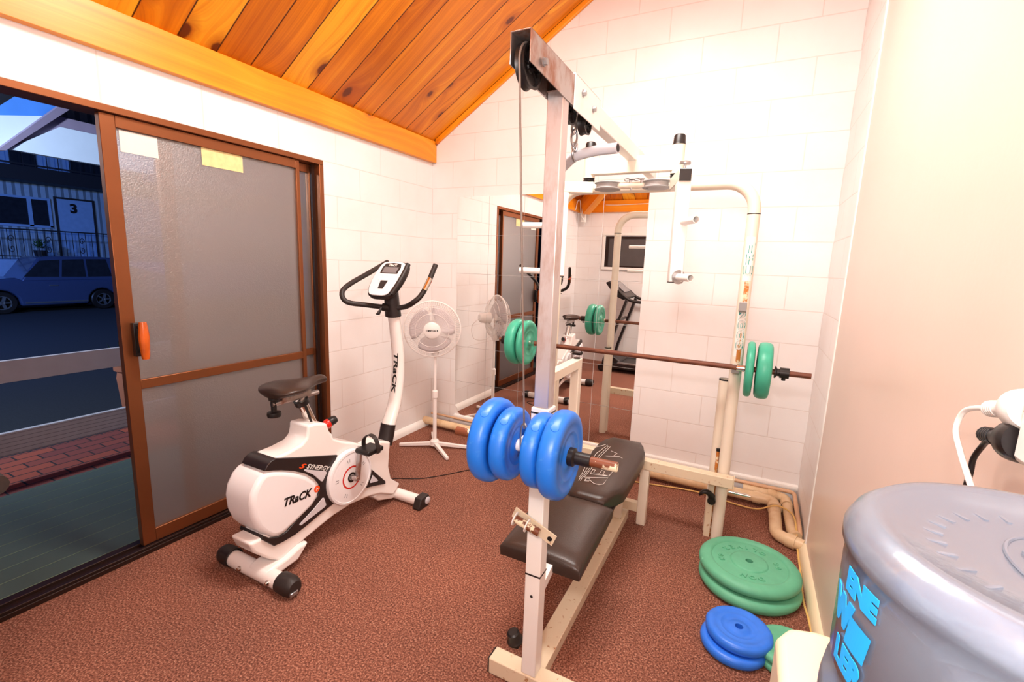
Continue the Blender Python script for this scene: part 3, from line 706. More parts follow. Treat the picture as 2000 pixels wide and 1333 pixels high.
# ------------------------------------------------------------------ multi gym
GX = 1.887
gy = thing('home_gym', 'cream multi gym bench with chrome post, overhead pulley beam and butterfly arms', 'weight machine', (GX, -1.3, 0))
def part(name, mat, fn, parent=gy, **kw):
    bm = BM(); fn(bm); return obj(name, bm, mat, parent, **kw)
FY = -1.944
part('foot_bar', M['rustywhite'], lambda b: box(b, (1.738, FY - .03, 0), (2.05, FY + .03, .06)), bevel=.004)
for x in (1.733, 2.05): part('end_cap', M['black'], lambda b: box(b, (x, FY - .029, .002), (x + .006, FY + .029, .058)), bevel=.002)
def knob(b):
    lathe(b, [(.006, -.03), (.006, .0), (.028, .002), (.03, .012), (.024, .02), (.022, .045), (.016, .05), (0, .05)], (1.795, -1.88, .075), (-.15, -.25, 1), 14)
part('adjusting_knob', M['black'], knob)
part('front_post', M['whiter'], lambda b: box(b, (GX - .026, FY - .026, .06), (GX + .026, FY + .026, .748)), bevel=.003)
for z in (.43, .748): part('joint_band', M['black'], lambda b: box(b, (GX - .027, FY - .027, z - .003), (GX + .027, FY + .027, z + .003)), bevel=.001)
part('post_hole', M['black'], lambda b: lathe(b, [(0, 0), (.005, 0), (.005, .001), (0, .001)], (GX, FY - .0265, .355), (0, -1, 0), 12))
part('chrome_post', M['steelrust'], lambda b: box(b, (GX - .0235, FY - .0235, .99), (GX + .0235, FY + .0235, 1.885)), bevel=.003)
car = part('weight_carriage', M['whiter'], lambda b: box(b, (GX - .029, FY - .029, .751), (GX + .029, FY + .029, .99)), bevel=.003)
part('carriage_band', M['black'], lambda b: box(b, (GX - .0295, FY - .0295, .972), (GX + .0295, FY + .0295, .977)), car)
BY, BZ = -2.05, .896
part('carriage_lug', M['whiter'], lambda b: box(b, (GX - .02, BY - .012, BZ - .03), (GX + .02, FY - .029, BZ + .03)), car, bevel=.004)
part('loading_bar', M['peel'], lambda b: pipe(b, (1.642, BY, BZ), (2.15, BY, BZ), .0135, .003), car, label='loading bar with peeling brown coating')
part('bar_collar', M['whiter'], lambda b: lathe(b, [(.0135, -.045), (.018, -.045), (.018, .045), (.0135, .045)], (GX - .005, BY, BZ), (1, 0, 0), 20), car)
for x, a in ((2.027, 1),):
    part('bar_collar', M['black'], lambda b: lathe(b, [(.0135, -.012), (.026, -.012), (.026, .003), (.0185, .008), (.0185, .05), (.0135, .05)], (x, BY, BZ), (a, 0, 0), 24), car, label='black loading bar collar')
# top beam: folded steel channel, bolted plates, cream tail beam
def chan(b):
    y0, y1, z0, z1 = -2.185, -1.865, 1.862, 1.945
    for s in (-1, 1): box(b, (GX + s * .0255 - .0015, y0 + 0, z0), (GX + s * .0255 + .0015, y1, z1))
    box(b, (GX - .027, y0, z1 - .003), (GX + .027, y1, z1)); box(b, (GX - .024, FY - .03, z0 + .02), (GX + .024, y1, z0 + .0225))
    for v in b.verts:
        if v.co.y < -2.18 and v.co.z < 1.87: v.co.z += .012
tb = part('top_channel', M['steel'], chan, bevel=.0015)
tp = part('bolted_plate', M['whiter'], lambda b: [box(b, (GX + s * .029 - .002, -1.90, 1.855), (GX + s * .029 + .002, -1.655, 1.95)) for s in (-1, 1)] + [box(b, (GX - .031, -1.90, 1.945), (GX + .031, -1.655, 1.95))], bevel=.002)
part('tail_beam', M['whiter'], lambda b: box(b, (GX - .02, -1.87, 1.884), (GX + .02, -.615, 1.944)), bevel=.003)
def bolt(b, c, d, r=.008):
    lathe(b, [(0, .008), (r, .008), (r, 0), (r * 1.4, 0), (r * 1.4, -.002), (0, -.002)], c, d, 6)
for y, z, pa in ((-2.12, 1.895, tb), (-1.835, 1.915, tp), (-1.735, 1.90, tp)): part('bolt', M['zinc'], lambda b: bolt(b, (GX + .033, y, z), (1, 0, 0)), pa)
def pulley(b, y, z, r, x=GX, wd=.012):
    lathe(b, [(.006, -wd * .6), (.014, -wd * .6), (.016, -wd * .35), (r * .8, -wd * .3), (r * .86, -wd), (r, -wd), (r * .92, -wd * .2), (r * .92, wd * .2), (r, wd), (r * .86, wd), (r * .8, wd * .3), (.016, wd * .35), (.014, wd * .6), (.006, wd * .6)], (x, y, z), (1, 0, 0), 40)
    for i in range(10):
        a = 2 * PI * i / 10; sweep(b, [(x, y + .012 * math.cos(a), z + .012 * math.sin(a)), (x, y + r * .84 * math.cos(a), z + r * .84 * math.sin(a))], rect(wd * 1.5, .002))
part('pulley_wheel', M['black'], lambda b: pulley(b, -2.125, 1.888, .052, GX - .006))
part('pulley_wheel', M['black'], lambda b: pulley(b, -1.845, 1.868, .040, GX - .008))
part('pulley_wheel', M['black'], lambda b: pulley(b, -1.735, 1.862, .036, GX + .006))
def cable(b):
    R = .050; pts = [(GX - .006, BY - .016, BZ + .06)]
    for i in range(9):
        a = PI + (PI / 2) * i / 8 * -1; pts.append((GX - .006, -2.125 + R * math.cos(a), 1.888 + R * math.sin(a)))
    pts += [(GX - .004, -1.86, 1.91), (GX - .004, -1.815, 1.895), (GX - .004, -1.803, 1.868)]
    tube(b, pts, .0028, 8)
part('cable', M['cable'], cable)
def hook(b):
    pts = [(GX - .006, BY - .016, BZ + .075), (GX - .015, BY - .017, BZ + .06), (GX - .015, BY - .017, BZ + .0), (GX - .006, BY - .018, BZ - .02), (GX + .003, BY - .017, BZ + .0), (GX + .003, BY - .017, BZ + .06), (GX - .006, BY - .016, BZ + .075)]
    tube(b, smooth_path(pts, 5), .0028, 8)
part('spring_hook', M['zinc'], hook)
# crossbar, hinges, butterfly arms
part('cross_bar', M['white'], lambda b: box(b, (1.69, -1.072, 1.834), (2.075, -1.03, 1.905)), bevel=.003)
HL, HR = Vector((1.688, -1.05, 0)), Vector((2.078, -1.05, 0))
for H in (HL, HR):
    hg = part('hinge_tube', M['white'], lambda b: lathe(b, [(0, 1.822), (.026, 1.822), (.026, 1.94), (0, 1.94)], H, n=24))
    part('cap', M['black'], lambda b: lathe(b, [(.025, 1.94), (.0275, 1.941), (.0255, 1.946), (.0235, 1.975), (.019, 1.981), (0, 1.982)], H, n=24), hg)
    part('washer', M['black'], lambda b: lathe(b, [(0, 1.805), (.025, 1.805), (.027, 1.812), (.024, 1.815), (.027, 1.819), (.026, 1.822), (0, 1.822)], H, n=24), hg)
def arm(Hg, d, ln, cam_off, pegdir, zl):
    d = Vector(d).normalized(); e = Hg + d * ln; Z = Vector((0, 0, 1)); n_ = d.cross(Z)
    def beam(b): sweep(b, [Hg - d * .02 + Z * 1.779, e + d * .028 + Z * 1.779], rect(.048, .050), up=Z)
    a = part('butterfly_arm', M['white'], beam, bevel=.003)
    part('end_cap', M['black'], lambda b: sweep(b, [e + d * .0285 + Z * 1.779, e + d * .031 + Z * 1.779], rect(.044, .044), up=Z), a)
    cc = Hg + Vector(cam_off)
    def cam(b):
        lathe(b, [(0, 1.800), (.058, 1.800), (.06, 1.797), (.052, 1.793), (.052, 1.776), (.06, 1.772), (.058, 1.768), (0, 1.768)], cc, n=36)
    part('cam_disc', M['greypaint'], cam, a)
    part('lever', M['whiter'], lambda b: sweep(b, [e + Z * 1.754, e + Z * 1.368], rect(.052, .052), up=d), a, bevel=.003)
    part('lever_cap', M['black'], lambda b: sweep(b, [e + Z * 1.3675, e + Z * 1.3645], rect(.050, .050), up=d), a)
    pd = Vector(pegdir).normalized(); pl_ = .115 if pd.x > 0 else .20
    for z in (1.605, 1.388):
        pg = part('peg', M['whiter'], lambda b: pipe(b, e + Z * z + pd * .02, e + Z * z + pd * pl_, .0145, .003), a)
        if z < 1.5: part('peg_flange', M['zinc'], lambda b: lathe(b, [(.0125, .026), (.028, .026), (.028, .031), (.0125, .031)], e + Z * z, pd, 24), pg)
    return a, e
armL, eL = arm(HL, (-.90, -.40, 0), .118, (.088, .01, 0), (-1, -.12, 0), 0)
armR, eR = arm(HR, (.30, -.95, 0), .185, (-.085, .02, 0), (.62, -.80, 0), 0)
part('arm_knob', M['zinc'], lambda b: lathe(b, [(.005, 1.804), (.005, 1.82), (.02, 1.822), (.022, 1.827), (.020, 1.834), (0, 1.835)], eR + Vector((0, .0, 0)), n=16), armR)
part('cam_link', M['white'], lambda b: sweep(b, [(1.80, -1.04, 1.785), (1.965, -1.03, 1.785)], circ(.015, 16)))
def chain(b):
    for i in range(4): tube(b, [(1.865 + i * .022 + .011 * math.cos(t), -1.045 + .006 * math.sin(t) * (1 if i % 2 else .3), 1.808 + .006 * math.sin(t) * (0 if i % 2 else 1)) for t in [k_ * PI / 5 for k_ in range(10)]], .0022, 6, closed=True)
    lathe(b, [(0, -.006), (.007, -.006), (.007, .006), (0, .006)], (1.88, -1.04, 1.80), n=8); lathe(b, [(0, -.006), (.007, -.006), (.007, .006), (0, .006)], (1.93, -1.04, 1.80), n=8)
    for x in (1.885, 1.955): lathe(b, [(0, -.008), (.004, -.008), (.004, .004), (0, .004)], (x, -1.04, 1.772), n=8)
part('cam_chain', M['zinc'], chain)
# arched rear frame
AX0, AX1, AY, AZ, AR = 1.393, 2.387, -.655, 1.838, .13
arch = [(AX0, AY, 0), (AX0, AY, .6), (AX0, AY, 1.2), (AX0, AY, AZ - AR)] + [(AX0 + AR - AR * math.cos(t * PI / 16), AY, AZ - AR + AR * math.sin(t * PI / 16)) for t in range(1, 8)] + [(AX0 + AR, AY, AZ), (1.887, AY, AZ), (AX1 - AR, AY, AZ)] + [(AX1 - AR + AR * math.sin(t * PI / 16), AY, AZ - AR + AR * math.cos(t * PI / 16)) for t in range(1, 8)] + [(AX1, AY, AZ - AR), (AX1, AY, 1.2), (AX1, AY, .6), (AX1, AY, 0)]
part('arched_frame', M['white'], lambda b: tube(b, arch, .0285, 28))
for x in (AX0, AX1): part('joint_ring', M['black'], lambda b: lathe(b, [(.0285, 1.690), (.0292, 1.690), (.0292, 1.694), (.0285, 1.694)], (x, AY, 0), n=28))
def hookrest(b, x, z):
    y = AY - .028
    prism(b, [(y + .004, z - .035), (y - .005, z - .038), (y - .058, z - .030), (y - .064, z + .012), (y - .056, z + .014), (y - .048, z - .014), (y - .02, z - .016), (y + .004, z + .0)], 'x', x - .017, x + .017)
for x in (AX0, AX1):
    for z in (.957, 1.262): part('bar_hook', M['greypaint'], lambda b: hookrest(b, x, z), bevel=.002)
# printed labels and rust on the uprights
def curved(cx, cy, r, z0, a0=-PI / 2):
    return lambda x, y, h: Vector((cx + (r + h) * math.cos(a0 + x / r), cy + (r + h) * math.sin(a0 + x / r), z0 + y))
def strip(b, cx, z0, z1, a0, a1, r, n=10, wob=0):
    A, B = [], []
    for i in range(n + 1):
        a = a0 + (a1 - a0) * i / n; w0 = random.uniform(-wob, wob); w1 = random.uniform(-wob, wob)
        A.append((cx + r * math.cos(a), AY + r * math.sin(a), z0 + w0)); B.append((cx + r * math.cos(a), AY + r * math.sin(a), z1 + w1))
    A = [b.verts.new(q) for q in A]; B = [b.verts.new(q) for q in B]
    for i in range(n): b.faces.new((A[i], A[i + 1], B[i + 1], B[i]))
for x in (AX0, AX1):
    bm = BM(); strip(bm, x, 1.375, 1.585, -2.25, -.75, .0287); lb = obj('white_sticker', bm, M['whiter'], gy)
    bm = BM(); strip(bm, x, 1.0, 1.235, -2.25, -.75, .0287); lb2 = obj('white_sticker', bm, M['whiter'], gy)
    for par, chars in ((lb, (('T', 1.53), ('F', 1.475), ('U', 1.42))), (lb2, (('2', 1.205), ('0', 1.155), ('0', 1.105), ('0', 1.055)))):
        for ch, z in chars:
            bm = BM(); text(bm, ch, .062, curved(x, AY, .0289, z, -1.45), .0004, bold=.0045); so = obj('sticker_letter', bm, M['teal'], par, smooth=False)
            bm = BM(); text(bm, ch, .062, curved(x, AY, .0296, z + .001, -1.49), .0004, bold=.0008); o = obj('sticker_letter', bm, M['whiteprint'], par, smooth=False)
    for a_, b_, c_, d_ in ((1.275, 1.37, -1.75, -1.0), (.972, 1.06, -1.75, -1.05), (1.06, 1.13, -1.5, -1.28)):
        bm = BM(); strip(bm, x, a_, b_, c_, d_, .0291, 14, .006); obj('rust_stain', bm, M['rustpatch'], gy)
for x, ht in ((1.392, .75), (2.342, .862)):
    st = part('rear_tube', M['white'], lambda b: pipe(b, (x, -.597, 0), (x, -.597, ht), .028, .003))
    part('rim', M['black'], lambda b: lathe(b, [(.021, ht + .001), (.028, ht + .001), (.0285, ht - .006), (.021, ht - .012)], (x, -.597, 0), n=24), st)
part('gusset_plate', M['rustywhite'], lambda b: box(b, (2.322, -.665, .0), (2.352, -.66, .36)))
part('rusty_rod', M['rustpatch'], lambda b: tube(b, [(2.349, -.640, 0), (2.349, -.640, .48)], .008, 12), label='slim rusty rod between the rear tubes')
part('rod_cap', M['black'], lambda b: lathe(b, [(0, .48), (.0095, .48), (.0095, .495), (0, .495)], (2.349, -.640, 0), n=12))
def lev(b):
    pts = [(2.345, -.672, .235), (2.325, -.69, .262), (2.30, -.70, .262), (2.285, -.70, .24)]; tube(b, smooth_path(pts, 4), [.018, .017, .016, .015, .014, .014, .013, .012, .011, .010, .009, .006, .004], 12)
    lathe(b, [(0, -.012), (.02, -.012), (.02, .012), (0, .012)], (2.345, -.675, .215), (0, 1, 0), 16)
part('clamp_lever', M['black'], lev)
# T frame legs
for s in (1, -1):
    xa, xb_ = (1.975, 2.437) if s > 0 else (1.337, 1.80)
    part('side_beam', M['rustywhite'], lambda b: box(b, (xa, -.742, .33), (xb_, -.688, .382)), bevel=.003)
    lx = 2.0 if s > 0 else 1.775
    part('rear_leg', M['white'], lambda b: box(b, (lx - .024, -.739, 0), (lx + .024, -.691, .33)), bevel=.003)
part('end_plate', M['rustywhite'], lambda b: box(b, (2.437, -.744, .328), (2.441, -.686, .384)))
part('foot_tie', M['rustywhite'], lambda b: box(b, (1.799, -.735, .07), (1.976, -.695, .12)), bevel=.002)
part('lock_pin', M['chrome'], lambda b: tube(b, [(2.42, -.745, .318), (2.52, -.745, .318)], .007, 12))
part('base_beam', M['rustywhite'], lambda b: box(b, (GX - .036, FY + .03, .0), (GX + .036, -.69, .05)), bevel=.003)
for y in (-.80,): part('riser', M['white'], lambda b: box(b, (GX - .02, y - .02, .05), (GX + .02, y + .02, .375)), bevel=.002)
part('seat_rail', M['white'], lambda b: box(b, (GX - .02, -1.80, .352), (GX + .02, -.69, .366)), bevel=.002)
part('brace', M['whiter'], lambda b: sweep(b, [(GX, FY + .022, .335), (GX, -1.80, .372)], rect(.036, .026), up=Vector((1, 0, 0))), bevel=.002)
# side support behind the chrome post
SX = 1.69
part('side_support', M['white'], lambda b: (box(b, (SX - .022, -1.45, .925), (SX + .022, -1.056, .970)), box(b, (SX - .022, -1.10, 0), (SX + .022, -1.056, .925))), bevel=.003, label='cream support leg with a horizontal arm behind the chrome post')
part('support_cap', M['black'], lambda b: lathe(b, [(0, .970), (.017, .970), (.015, .976), (0, .977)], (SX, -1.078, 0), n=20))
part('support_tie', M['white'], lambda b: (box(b, (SX - .036, -1.45, .325), (SX - .004, -1.42, .925)), box(b, (SX - .036, -1.45, .325), (GX - .02, -1.42, .353))), bevel=.002)
# pads
def pad(b, c, sx, sy, th, tilt=0, cut=.0, n=10):
    """cushion with rounded, slightly domed top"""
    nx, ny = n, n + 4; cx, cy, cz = c; top = []
    def outline(u, v):
        # superellipse-ish corners
        x = u * sx / 2; y = v * sy / 2
        if cut: 
            over = abs(u) + abs(v) * 1 - (2 - cut)
            if over > 0: x -= math.copysign(over * sx / 4, u); y -= math.copysign(over * sy / 4, v)
        return x, y
    R = [[None] * (ny + 1) for _ in range(nx + 1)]; R2 = [[None] * (ny + 1) for _ in range(nx + 1)]
    f = lambda i, n_: math.sin((2 * i / n_ - 1) * PI / 2)
    for i in range(nx + 1):
        for j in range(ny + 1):
            u, v = f(i, nx), f(j, ny); x, y = outline(u, v)
            e = max(abs(u), abs(v)); dome = (1 - abs(u) ** 3) * (1 - abs(v) ** 6); z = th * (.55 + .45 * (dome ** .35 if dome > 0 else 0))
            zz = tilt * (y)
            R[i][j] = b.verts.new((cx + x, cy + y, cz + z + zz)); R2[i][j] = b.verts.new((cx + x * .99, cy + y * .99, cz + zz + th * .08 * 0))
    for i in range(nx):
        for j in range(ny):
            b.faces.new((R[i][j], R[i + 1][j], R[i + 1][j + 1], R[i][j + 1])); b.faces.new((R2[i][j], R2[i][j + 1], R2[i + 1][j + 1], R2[i + 1][j]))
    for i in range(nx):
        b.faces.new((R[i][0], R2[i][0], R2[i + 1][0], R[i + 1][0])); b.faces.new((R[i][ny], R[i + 1][ny], R2[i + 1][ny], R2[i][ny]))
    for j in range(ny):
        b.faces.new((R[0][j], R[0][j + 1], R2[0][j + 1], R2[0][j])); b.faces.new((R[nx][j], R2[nx][j], R2[nx][j + 1], R[nx][j + 1]))
bp_ = part('back_pad', M['vinyl'], lambda b: pad(b, (1.880, -1.035, .388), .262, .735, .078, 0.02, .42), angle=60)
part('seat_pad', M['vinyl'], lambda b: pad(b, (1.845, -1.615, .366), .31, .42, .066, 0.06, .0), angle=60)
part('pad_board', M['black'], lambda b: (box(b, (1.765, -1.38, .376), (1.985, -.71, .389)),), gy)
bm = BM()
def padpt(a, b_):
    q = P(1120 + a / 8.8875, 850 + b_ / 8.8875, 'z', .4665); q.z = .388 + .0786 + .02 * (q.y + 1.035); return q
def padline(pts, r=.0011): tube(bm, [padpt(*q) for q in pts], r, 6)
for q in ([(100, 720), (150, 660), (345, 230), (560, 180)], [(120, 735), (175, 670), (390, 330), (590, 190)], [(165, 720), (440, 360), (610, 205)], [(190, 720), (480, 365), (640, 215)],
          [(340, 590), (290, 660), (615, 705), (695, 615)], [(340, 590), (380, 600), (350, 645), (450, 665), (495, 605), (540, 630), (510, 680), (590, 700)],
          [(200, 720), (600, 735), (520, 835), (440, 845), (350, 820), (290, 770), (200, 765), (230, 735), (290, 745)],
          [(90, 770), (130, 715)], [(120, 775), (160, 720)], [(190, 775), (220, 740), (290, 750), (270, 785), (190, 778)],
          [(560, 370), (800, 385), (850, 410)], [(650, 285), (760, 330), (700, 365)]): padline(q)
obj('pad_print', bm, M['whiteprint'], bp_, label='pale worn line lettering on the back pad')
# roller bracket on the front post
def brk(b):
    o_ = Vector((1.885, -1.975, .607)); X = Vector((.135, .0, -.055)).normalized(); Z = Vector((.38, 0, .92)).normalized()
    pl = [(-.075, -.018), (.078, -.018), (.078, .020), (-.075, .020)]
    A = [b.verts.new(o_ + X * p[0] + Z * p[1]) for p in pl]; B_ = [b.verts.new(o_ + X * p[0] + Z * p[1] + Vector((0, -.004, 0))) for p in pl]
    b.faces.new(A); b.faces.new(B_[::-1])
    for i in range(4): b.faces.new((A[i], A[(i + 1) % 4], B_[(i + 1) % 4], B_[i]))
br_ = part('roller_bracket', M['rustywhite'], brk)
part('roller_tube', M['peel'], lambda b: pipe(b, (1.832, -2.0, .628), (1.915, -2.0, .606), .0125, .0025), br_, label='short roller tube with peeling brown coating')
part('roller_flange', M['whiter'], lambda b: (lathe(b, [(.0125, -.002), (.021, -.002), (.021, .002), (.0125, .002)], (1.874, -2.0, .617), (.083, 0, -.022), 20), lathe(b, [(.0125, -.002), (.022, -.002), (.022, .002), (.0125, .002)], (1.832, -2.0, .628), (.083, 0, -.022), 20)), br_)
part('bracket_hole', M['black'], lambda b: lathe(b, [(0, 0), (.008, 0), (.008, .001), (0, .001)], (1.943, -1.9795, .583), (0, -1, 0), 14), br_)
# pulldown bar hanging from the pulley
lt = thing('pulldown_bar', 'bent pale blue-grey pulldown bar hanging from the overhead pulley', 'exercise bar', (1.885, -1.68, 1.79))
pp = smooth_path([(1.998, -1.71, 1.786), (1.93, -1.70, 1.786), (1.865, -1.69, 1.779), (1.835, -1.68, 1.77), (1.79, -1.66, 1.742), (1.75, -1.64, 1.712)], 4)
M['latgrey'] = simple('pale_grey_blue_paint', srgb(196, 200, 208), .3, var=.05)
bm = BM(); tube(bm, pp, .0162, 18); obj('bar', bm, M['latgrey'], lt)
bm = BM(); lathe(bm, [(0, .0006), (.0125, .0006)], (1.998, -1.71, 1.786), (.98, -.14, -.0), 18); obj('bar_end', bm, M['bldtrim'], lt)
bm = BM()
def link_(b, c, h, wd, ax, r=.0025):
    c = Vector(c); pts = [c + Vector(ax) * (wd * math.cos(t)) + Vector((0, 0, 1)) * (h * math.sin(t)) for t in [i * PI / 8 for i in range(16)]]; tube(b, pts, r, 8, closed=True)
link_(bm, (1.858, -1.735, 1.852), .020, .007, (1, 0, 0), .0035); link_(bm, (1.857, -1.725, 1.825), .026, .010, (.7, .7, 0), .0036); link_(bm, (1.855, -1.71, 1.800), .014, .008, (1, 0, 0), .0036); link_(bm, (1.853, -1.70, 1.780), .022, .021, (0, 1, 0), .0042)
obj('hanging_chain', bm, M['zinc'], lt)

# ------------------------------------------------------------------ weight plates
def plate_prof(R, t, hole=.0145, rec=.006):
    h = t / 2
    top = [(hole, h - rec * .4), (hole + .018, h - rec * .4), (hole + .022, h - rec), (R * .5, h - rec), (R * .54, h - rec * .35), (R * .56, h - rec * .35), (R * .72, h - rec * .5), (R * .75, h), (R * .86, h - .001), (R * .94, h - t * .08), (R * .985, h - t * .24), (R, 0)]
    return [(hole, -(h - rec * .4))] + top + [(r, -z) for r, z in top[::-1][1:]]
def big_prof(R, t, hole=.016):
    h = t / 2
    top = [(hole, h - .003), (R * .33, h - .003), (R * .365, h - .005), (R * .375, h - .009), (R * .74, h - .009), (R * .765, h - .002), (R * .80, h), (R * .90, h - .003), (R * .96, h - t * .16), (R * .99, h - t * .3), (R, h - t * .45), (R, -(h - t * .45))]
    return [(hole, -(h - .003))] + top + [(r, -z) for r, z in top[::-1][2:]]
def arc_text(b, s, size, r, mid, z, up=1, step=None):
    step = step or size * .95 / r
    for i, ch in enumerate(s):
        a = mid - up * (i - (len(s) - 1) / 2) * step
        rad = Vector((math.cos(a), math.sin(a), 0)); Y = rad * up; X = Y.cross(Vector((0, 0, 1)))
        if ch != ' ': text(b, ch, size, planar(rad * r + Vector((0, 0, z)), X, Y), .0022, bold=.001)
def place_plate(kind, R, t, mt, loc, axis, label, cat='weight plate', group=None, letters=None, spin=0, cap=None):
    """root Empty at the plate centre; parts: disc, raised lettering, filler cap"""
    root = thing('weight_plate', label, cat, (0, 0, 0), group)
    bm = BM(); lathe(bm, (big_prof if R > .18 else plate_prof)(R, t), n=64); ds = obj('disc', bm, mt, root, angle=50)
    if letters:
        bm = BM()
        for (s, size, r, mid, up) in letters: arc_text(bm, s, size, r, mid, t / 2 - .0055, up)
        obj('raised_lettering', bm, mt, root, smooth=False)
    if cap is not None:
        bm = BM(); a = cap; d = Vector((math.cos(a), math.sin(a), 0)); lathe(bm, [(0, .002), (.011, .001), (.013, -.004), (0, -.004)], d * (R - .001) + Vector((0, 0, t * .12)), d + Vector((0, 0, .2)), 18); obj('filler_cap', bm, mt, root)
    X, Y, D = frame_of(Vector(axis)); mm = Matrix((X, Y, D)).transposed().to_4x4()
    root.matrix_world = Matrix.Translation(Vector(loc)) @ mm @ Matrix.Rotation(spin, 4, 'Z')
    return root
gb = 'green plates on the barbell'; bb = 'blue plates on the loading bar of the gym'
for x, R, t, lab in ((1.776, .126, .056, 'large blue plate outermost on the left of the gym loading bar'), (1.834, .108, .05, 'smaller blue plate on the loading bar just left of the chrome post'),
                     (1.930, .108, .05, 'smaller blue plate on the loading bar just right of the chrome post'), (1.990, .126, .056, 'large blue plate outermost on the right of the gym loading bar, beside the black collar')):
    place_plate('b', R, t, M['blue'], (x, BY, BZ), (1, 0, 0), lab, group=bb, cap=2.2)
BBY, BBZ = -.741, .957
# ------------------------------------------------------------------ barbell
bar = thing('barbell', 'long rusty steel barbell resting on the hooks of the arched frame', 'barbell', (GX, BBY, BBZ))
bm = BM(); tube(bm, [(1.075, BBY, BBZ), (1.5, BBY, BBZ), (2.1, BBY, BBZ), (2.70, BBY, BBZ)], .0130, 20); obj('bar', bm, M['rust'], bar)
for x0, s in ((2.418, 1), (1.285, -1)):
    bm = BM(); lathe(bm, [(.013, -.026 * s), (.0175, -.026 * s), (.0175, .008 * s), (.013, .008 * s)], (x0, BBY, BBZ), (1, 0, 0), 20); obj('inner_collar', bm, M['chrome'], bar)
for x0, s in ((2.552, 1), (1.155, -1)):
    bm = BM(); lathe(bm, [(.013, 0), (.028, 0), (.028, .006 * s), (.018, .01 * s), (.018, .022 * s), (.025, .022 * s), (.025, .06 * s), (.013, .06 * s)], (x0, BBY, BBZ), (1, 0, 0), 24); lathe(bm, [(0, -.036), (.009, -.036), (.009, 0), (0, 0)], (x0 + .04 * s, BBY, BBZ), (0, 0, 1), 10); obj('outer_collar', bm, M['black'], bar)
for x, R, t, lab in ((2.446, .134, .036, 'slim green plate on the right end of the barbell, beside the upright'), (2.506, .136, .064, 'thick green plate outermost on the right end of the barbell'),
                     (1.26, .134, .036, 'slim green plate on the left end of the barbell, partly behind the chrome post'), (1.197, .136, .064, 'thick green plate outermost on the left end of the barbell')):
    place_plate('g', R, t, M['green'], (x, BBY, BBZ), (1 if x > 1.8 else -1, 0, 0), lab, group=gb)
# plates lying on the carpet
L20 = [('DON', .034, .145, -PI / 2 + .0, 1), ('OLIVER', .034, .145, PI / 2, -1), ('20', .028, .145, 0.05, 1), ('KG', .028, .145, PI, -1)]
def flat(R, t, mt, x, y, z, lab, grp, letters=None, cap=None, spin=0): return place_plate('f', R, t, mt, (x, y, z + t / 2), (0, 0, 1), lab, group=grp, letters=letters, cap=cap, spin=spin)
gf = 'weight plates stacked on the carpet'
flat(.212, .058, M['greenfloor'], 2.543, -.992, .0, 'lower of the two big green plates stacked on the carpet', gf)
flat(.212, .056, M['greenfloor'], 2.538, -.975, .058, 'upper of the two big green plates stacked on the carpet, with raised lettering', gf, None, -1.22)
def top_letters(root, x, y, z, items, mt):
    for s, size, r, mid, out in items:
        bm = BM(); step = size * .98 / r
        for i, ch in enumerate(s):
            a = mid + out * -1 * (i - (len(s) - 1) / 2) * step
            rad = Vector((math.cos(a), math.sin(a), 0)); Yv = rad * out; Xv = Yv.cross(Vector((0, 0, 1)))
            text(bm, ch, size, planar(Vector((x, y, z)) + rad * r, Xv, Yv), .004, bold=.0012)
        o = obj('raised_lettering', bm, mt, None, smooth=False); o.parent = root; o.matrix_parent_inverse = root.matrix_world.inverted()
bpy.context.view_layer.update()
root = [o for o in bpy.data.objects if o.get('label', '').startswith('upper of the two big green')][0]
top_letters(root, 2.538, -.975, .114 - .009, [('DON', .036, .118, -PI / 2 + .12, 1), ('OLIVER', .036, .118, PI / 2 + .25, -1), ('20', .03, .118, .25, 1), ('KG', .03, .118, PI + .2, 1)], M['greenfloor'])
flat(.118, .040, M['bluefloor'], 2.496, -1.418, .0, 'lower of the two blue plates stacked on the carpet', gf, cap=-2.3)
flat(.118, .040, M['bluefloor'], 2.510, -1.395, .040, 'upper of the two blue plates stacked on the carpet', gf, cap=-1.75)
flat(.112, .032, M['greenfloor'], 2.682, -1.392, .0, 'lower of the two small green plates between the blue plates and the water cooler', gf)
flat(.112, .032, M['greenfloor'], 2.678, -1.388, .032, 'upper of the two small green plates between the blue plates and the water cooler', gf)

# ------------------------------------------------------------------ exercise bike
bk = thing('exercise_bike', 'white and black upright exercise bike beside the frosted sliding door', 'exercise bike', (.6, -1.6, 0))
BX = .685
def Z6(pts, x=BX): return [(lambda q: (q.y, q.z))(P(400 + a / 3.332, 780 + b / 3.332, 'x', x)) for a, b in pts]
def ZZ(pts, x=BX): return [(lambda q: (q.y, q.z))(P(470 + a / 5.797, 850 + b / 5.797, 'x', x)) for a, b in pts]
def smooth2(pts, n=4):
    return [(v.x, v.y) for v in smooth_path([(a, b, 0) for a, b in pts], n, closed=True)]
shell = Z6([(682, 175), (735, 160), (805, 160), (822, 215), (850, 262), (905, 278), (975, 286), (1040, 300), (1085, 330), (1140, 300), (1150, 275), (1218, 280), (1212, 340), (1206, 440), (1222, 520), (1280, 552), (1232, 630), (1150, 622), (1080, 638), (960, 690), (850, 762), (740, 852), (640, 935), (560, 1000), (525, 1062), (430, 1050), (330, 1010), (300, 950), (380, 910), (400, 880), (440, 780), (430, 600), (400, 470), (470, 385), (560, 345), (640, 300), (672, 260), (680, 215)])
bm = BM(); prism(bm, shell, 'x', .545, BX - .008); bf = obj('main_frame_cover', bm, M['bikeframe'], bk, bevel=.014, seg=3)
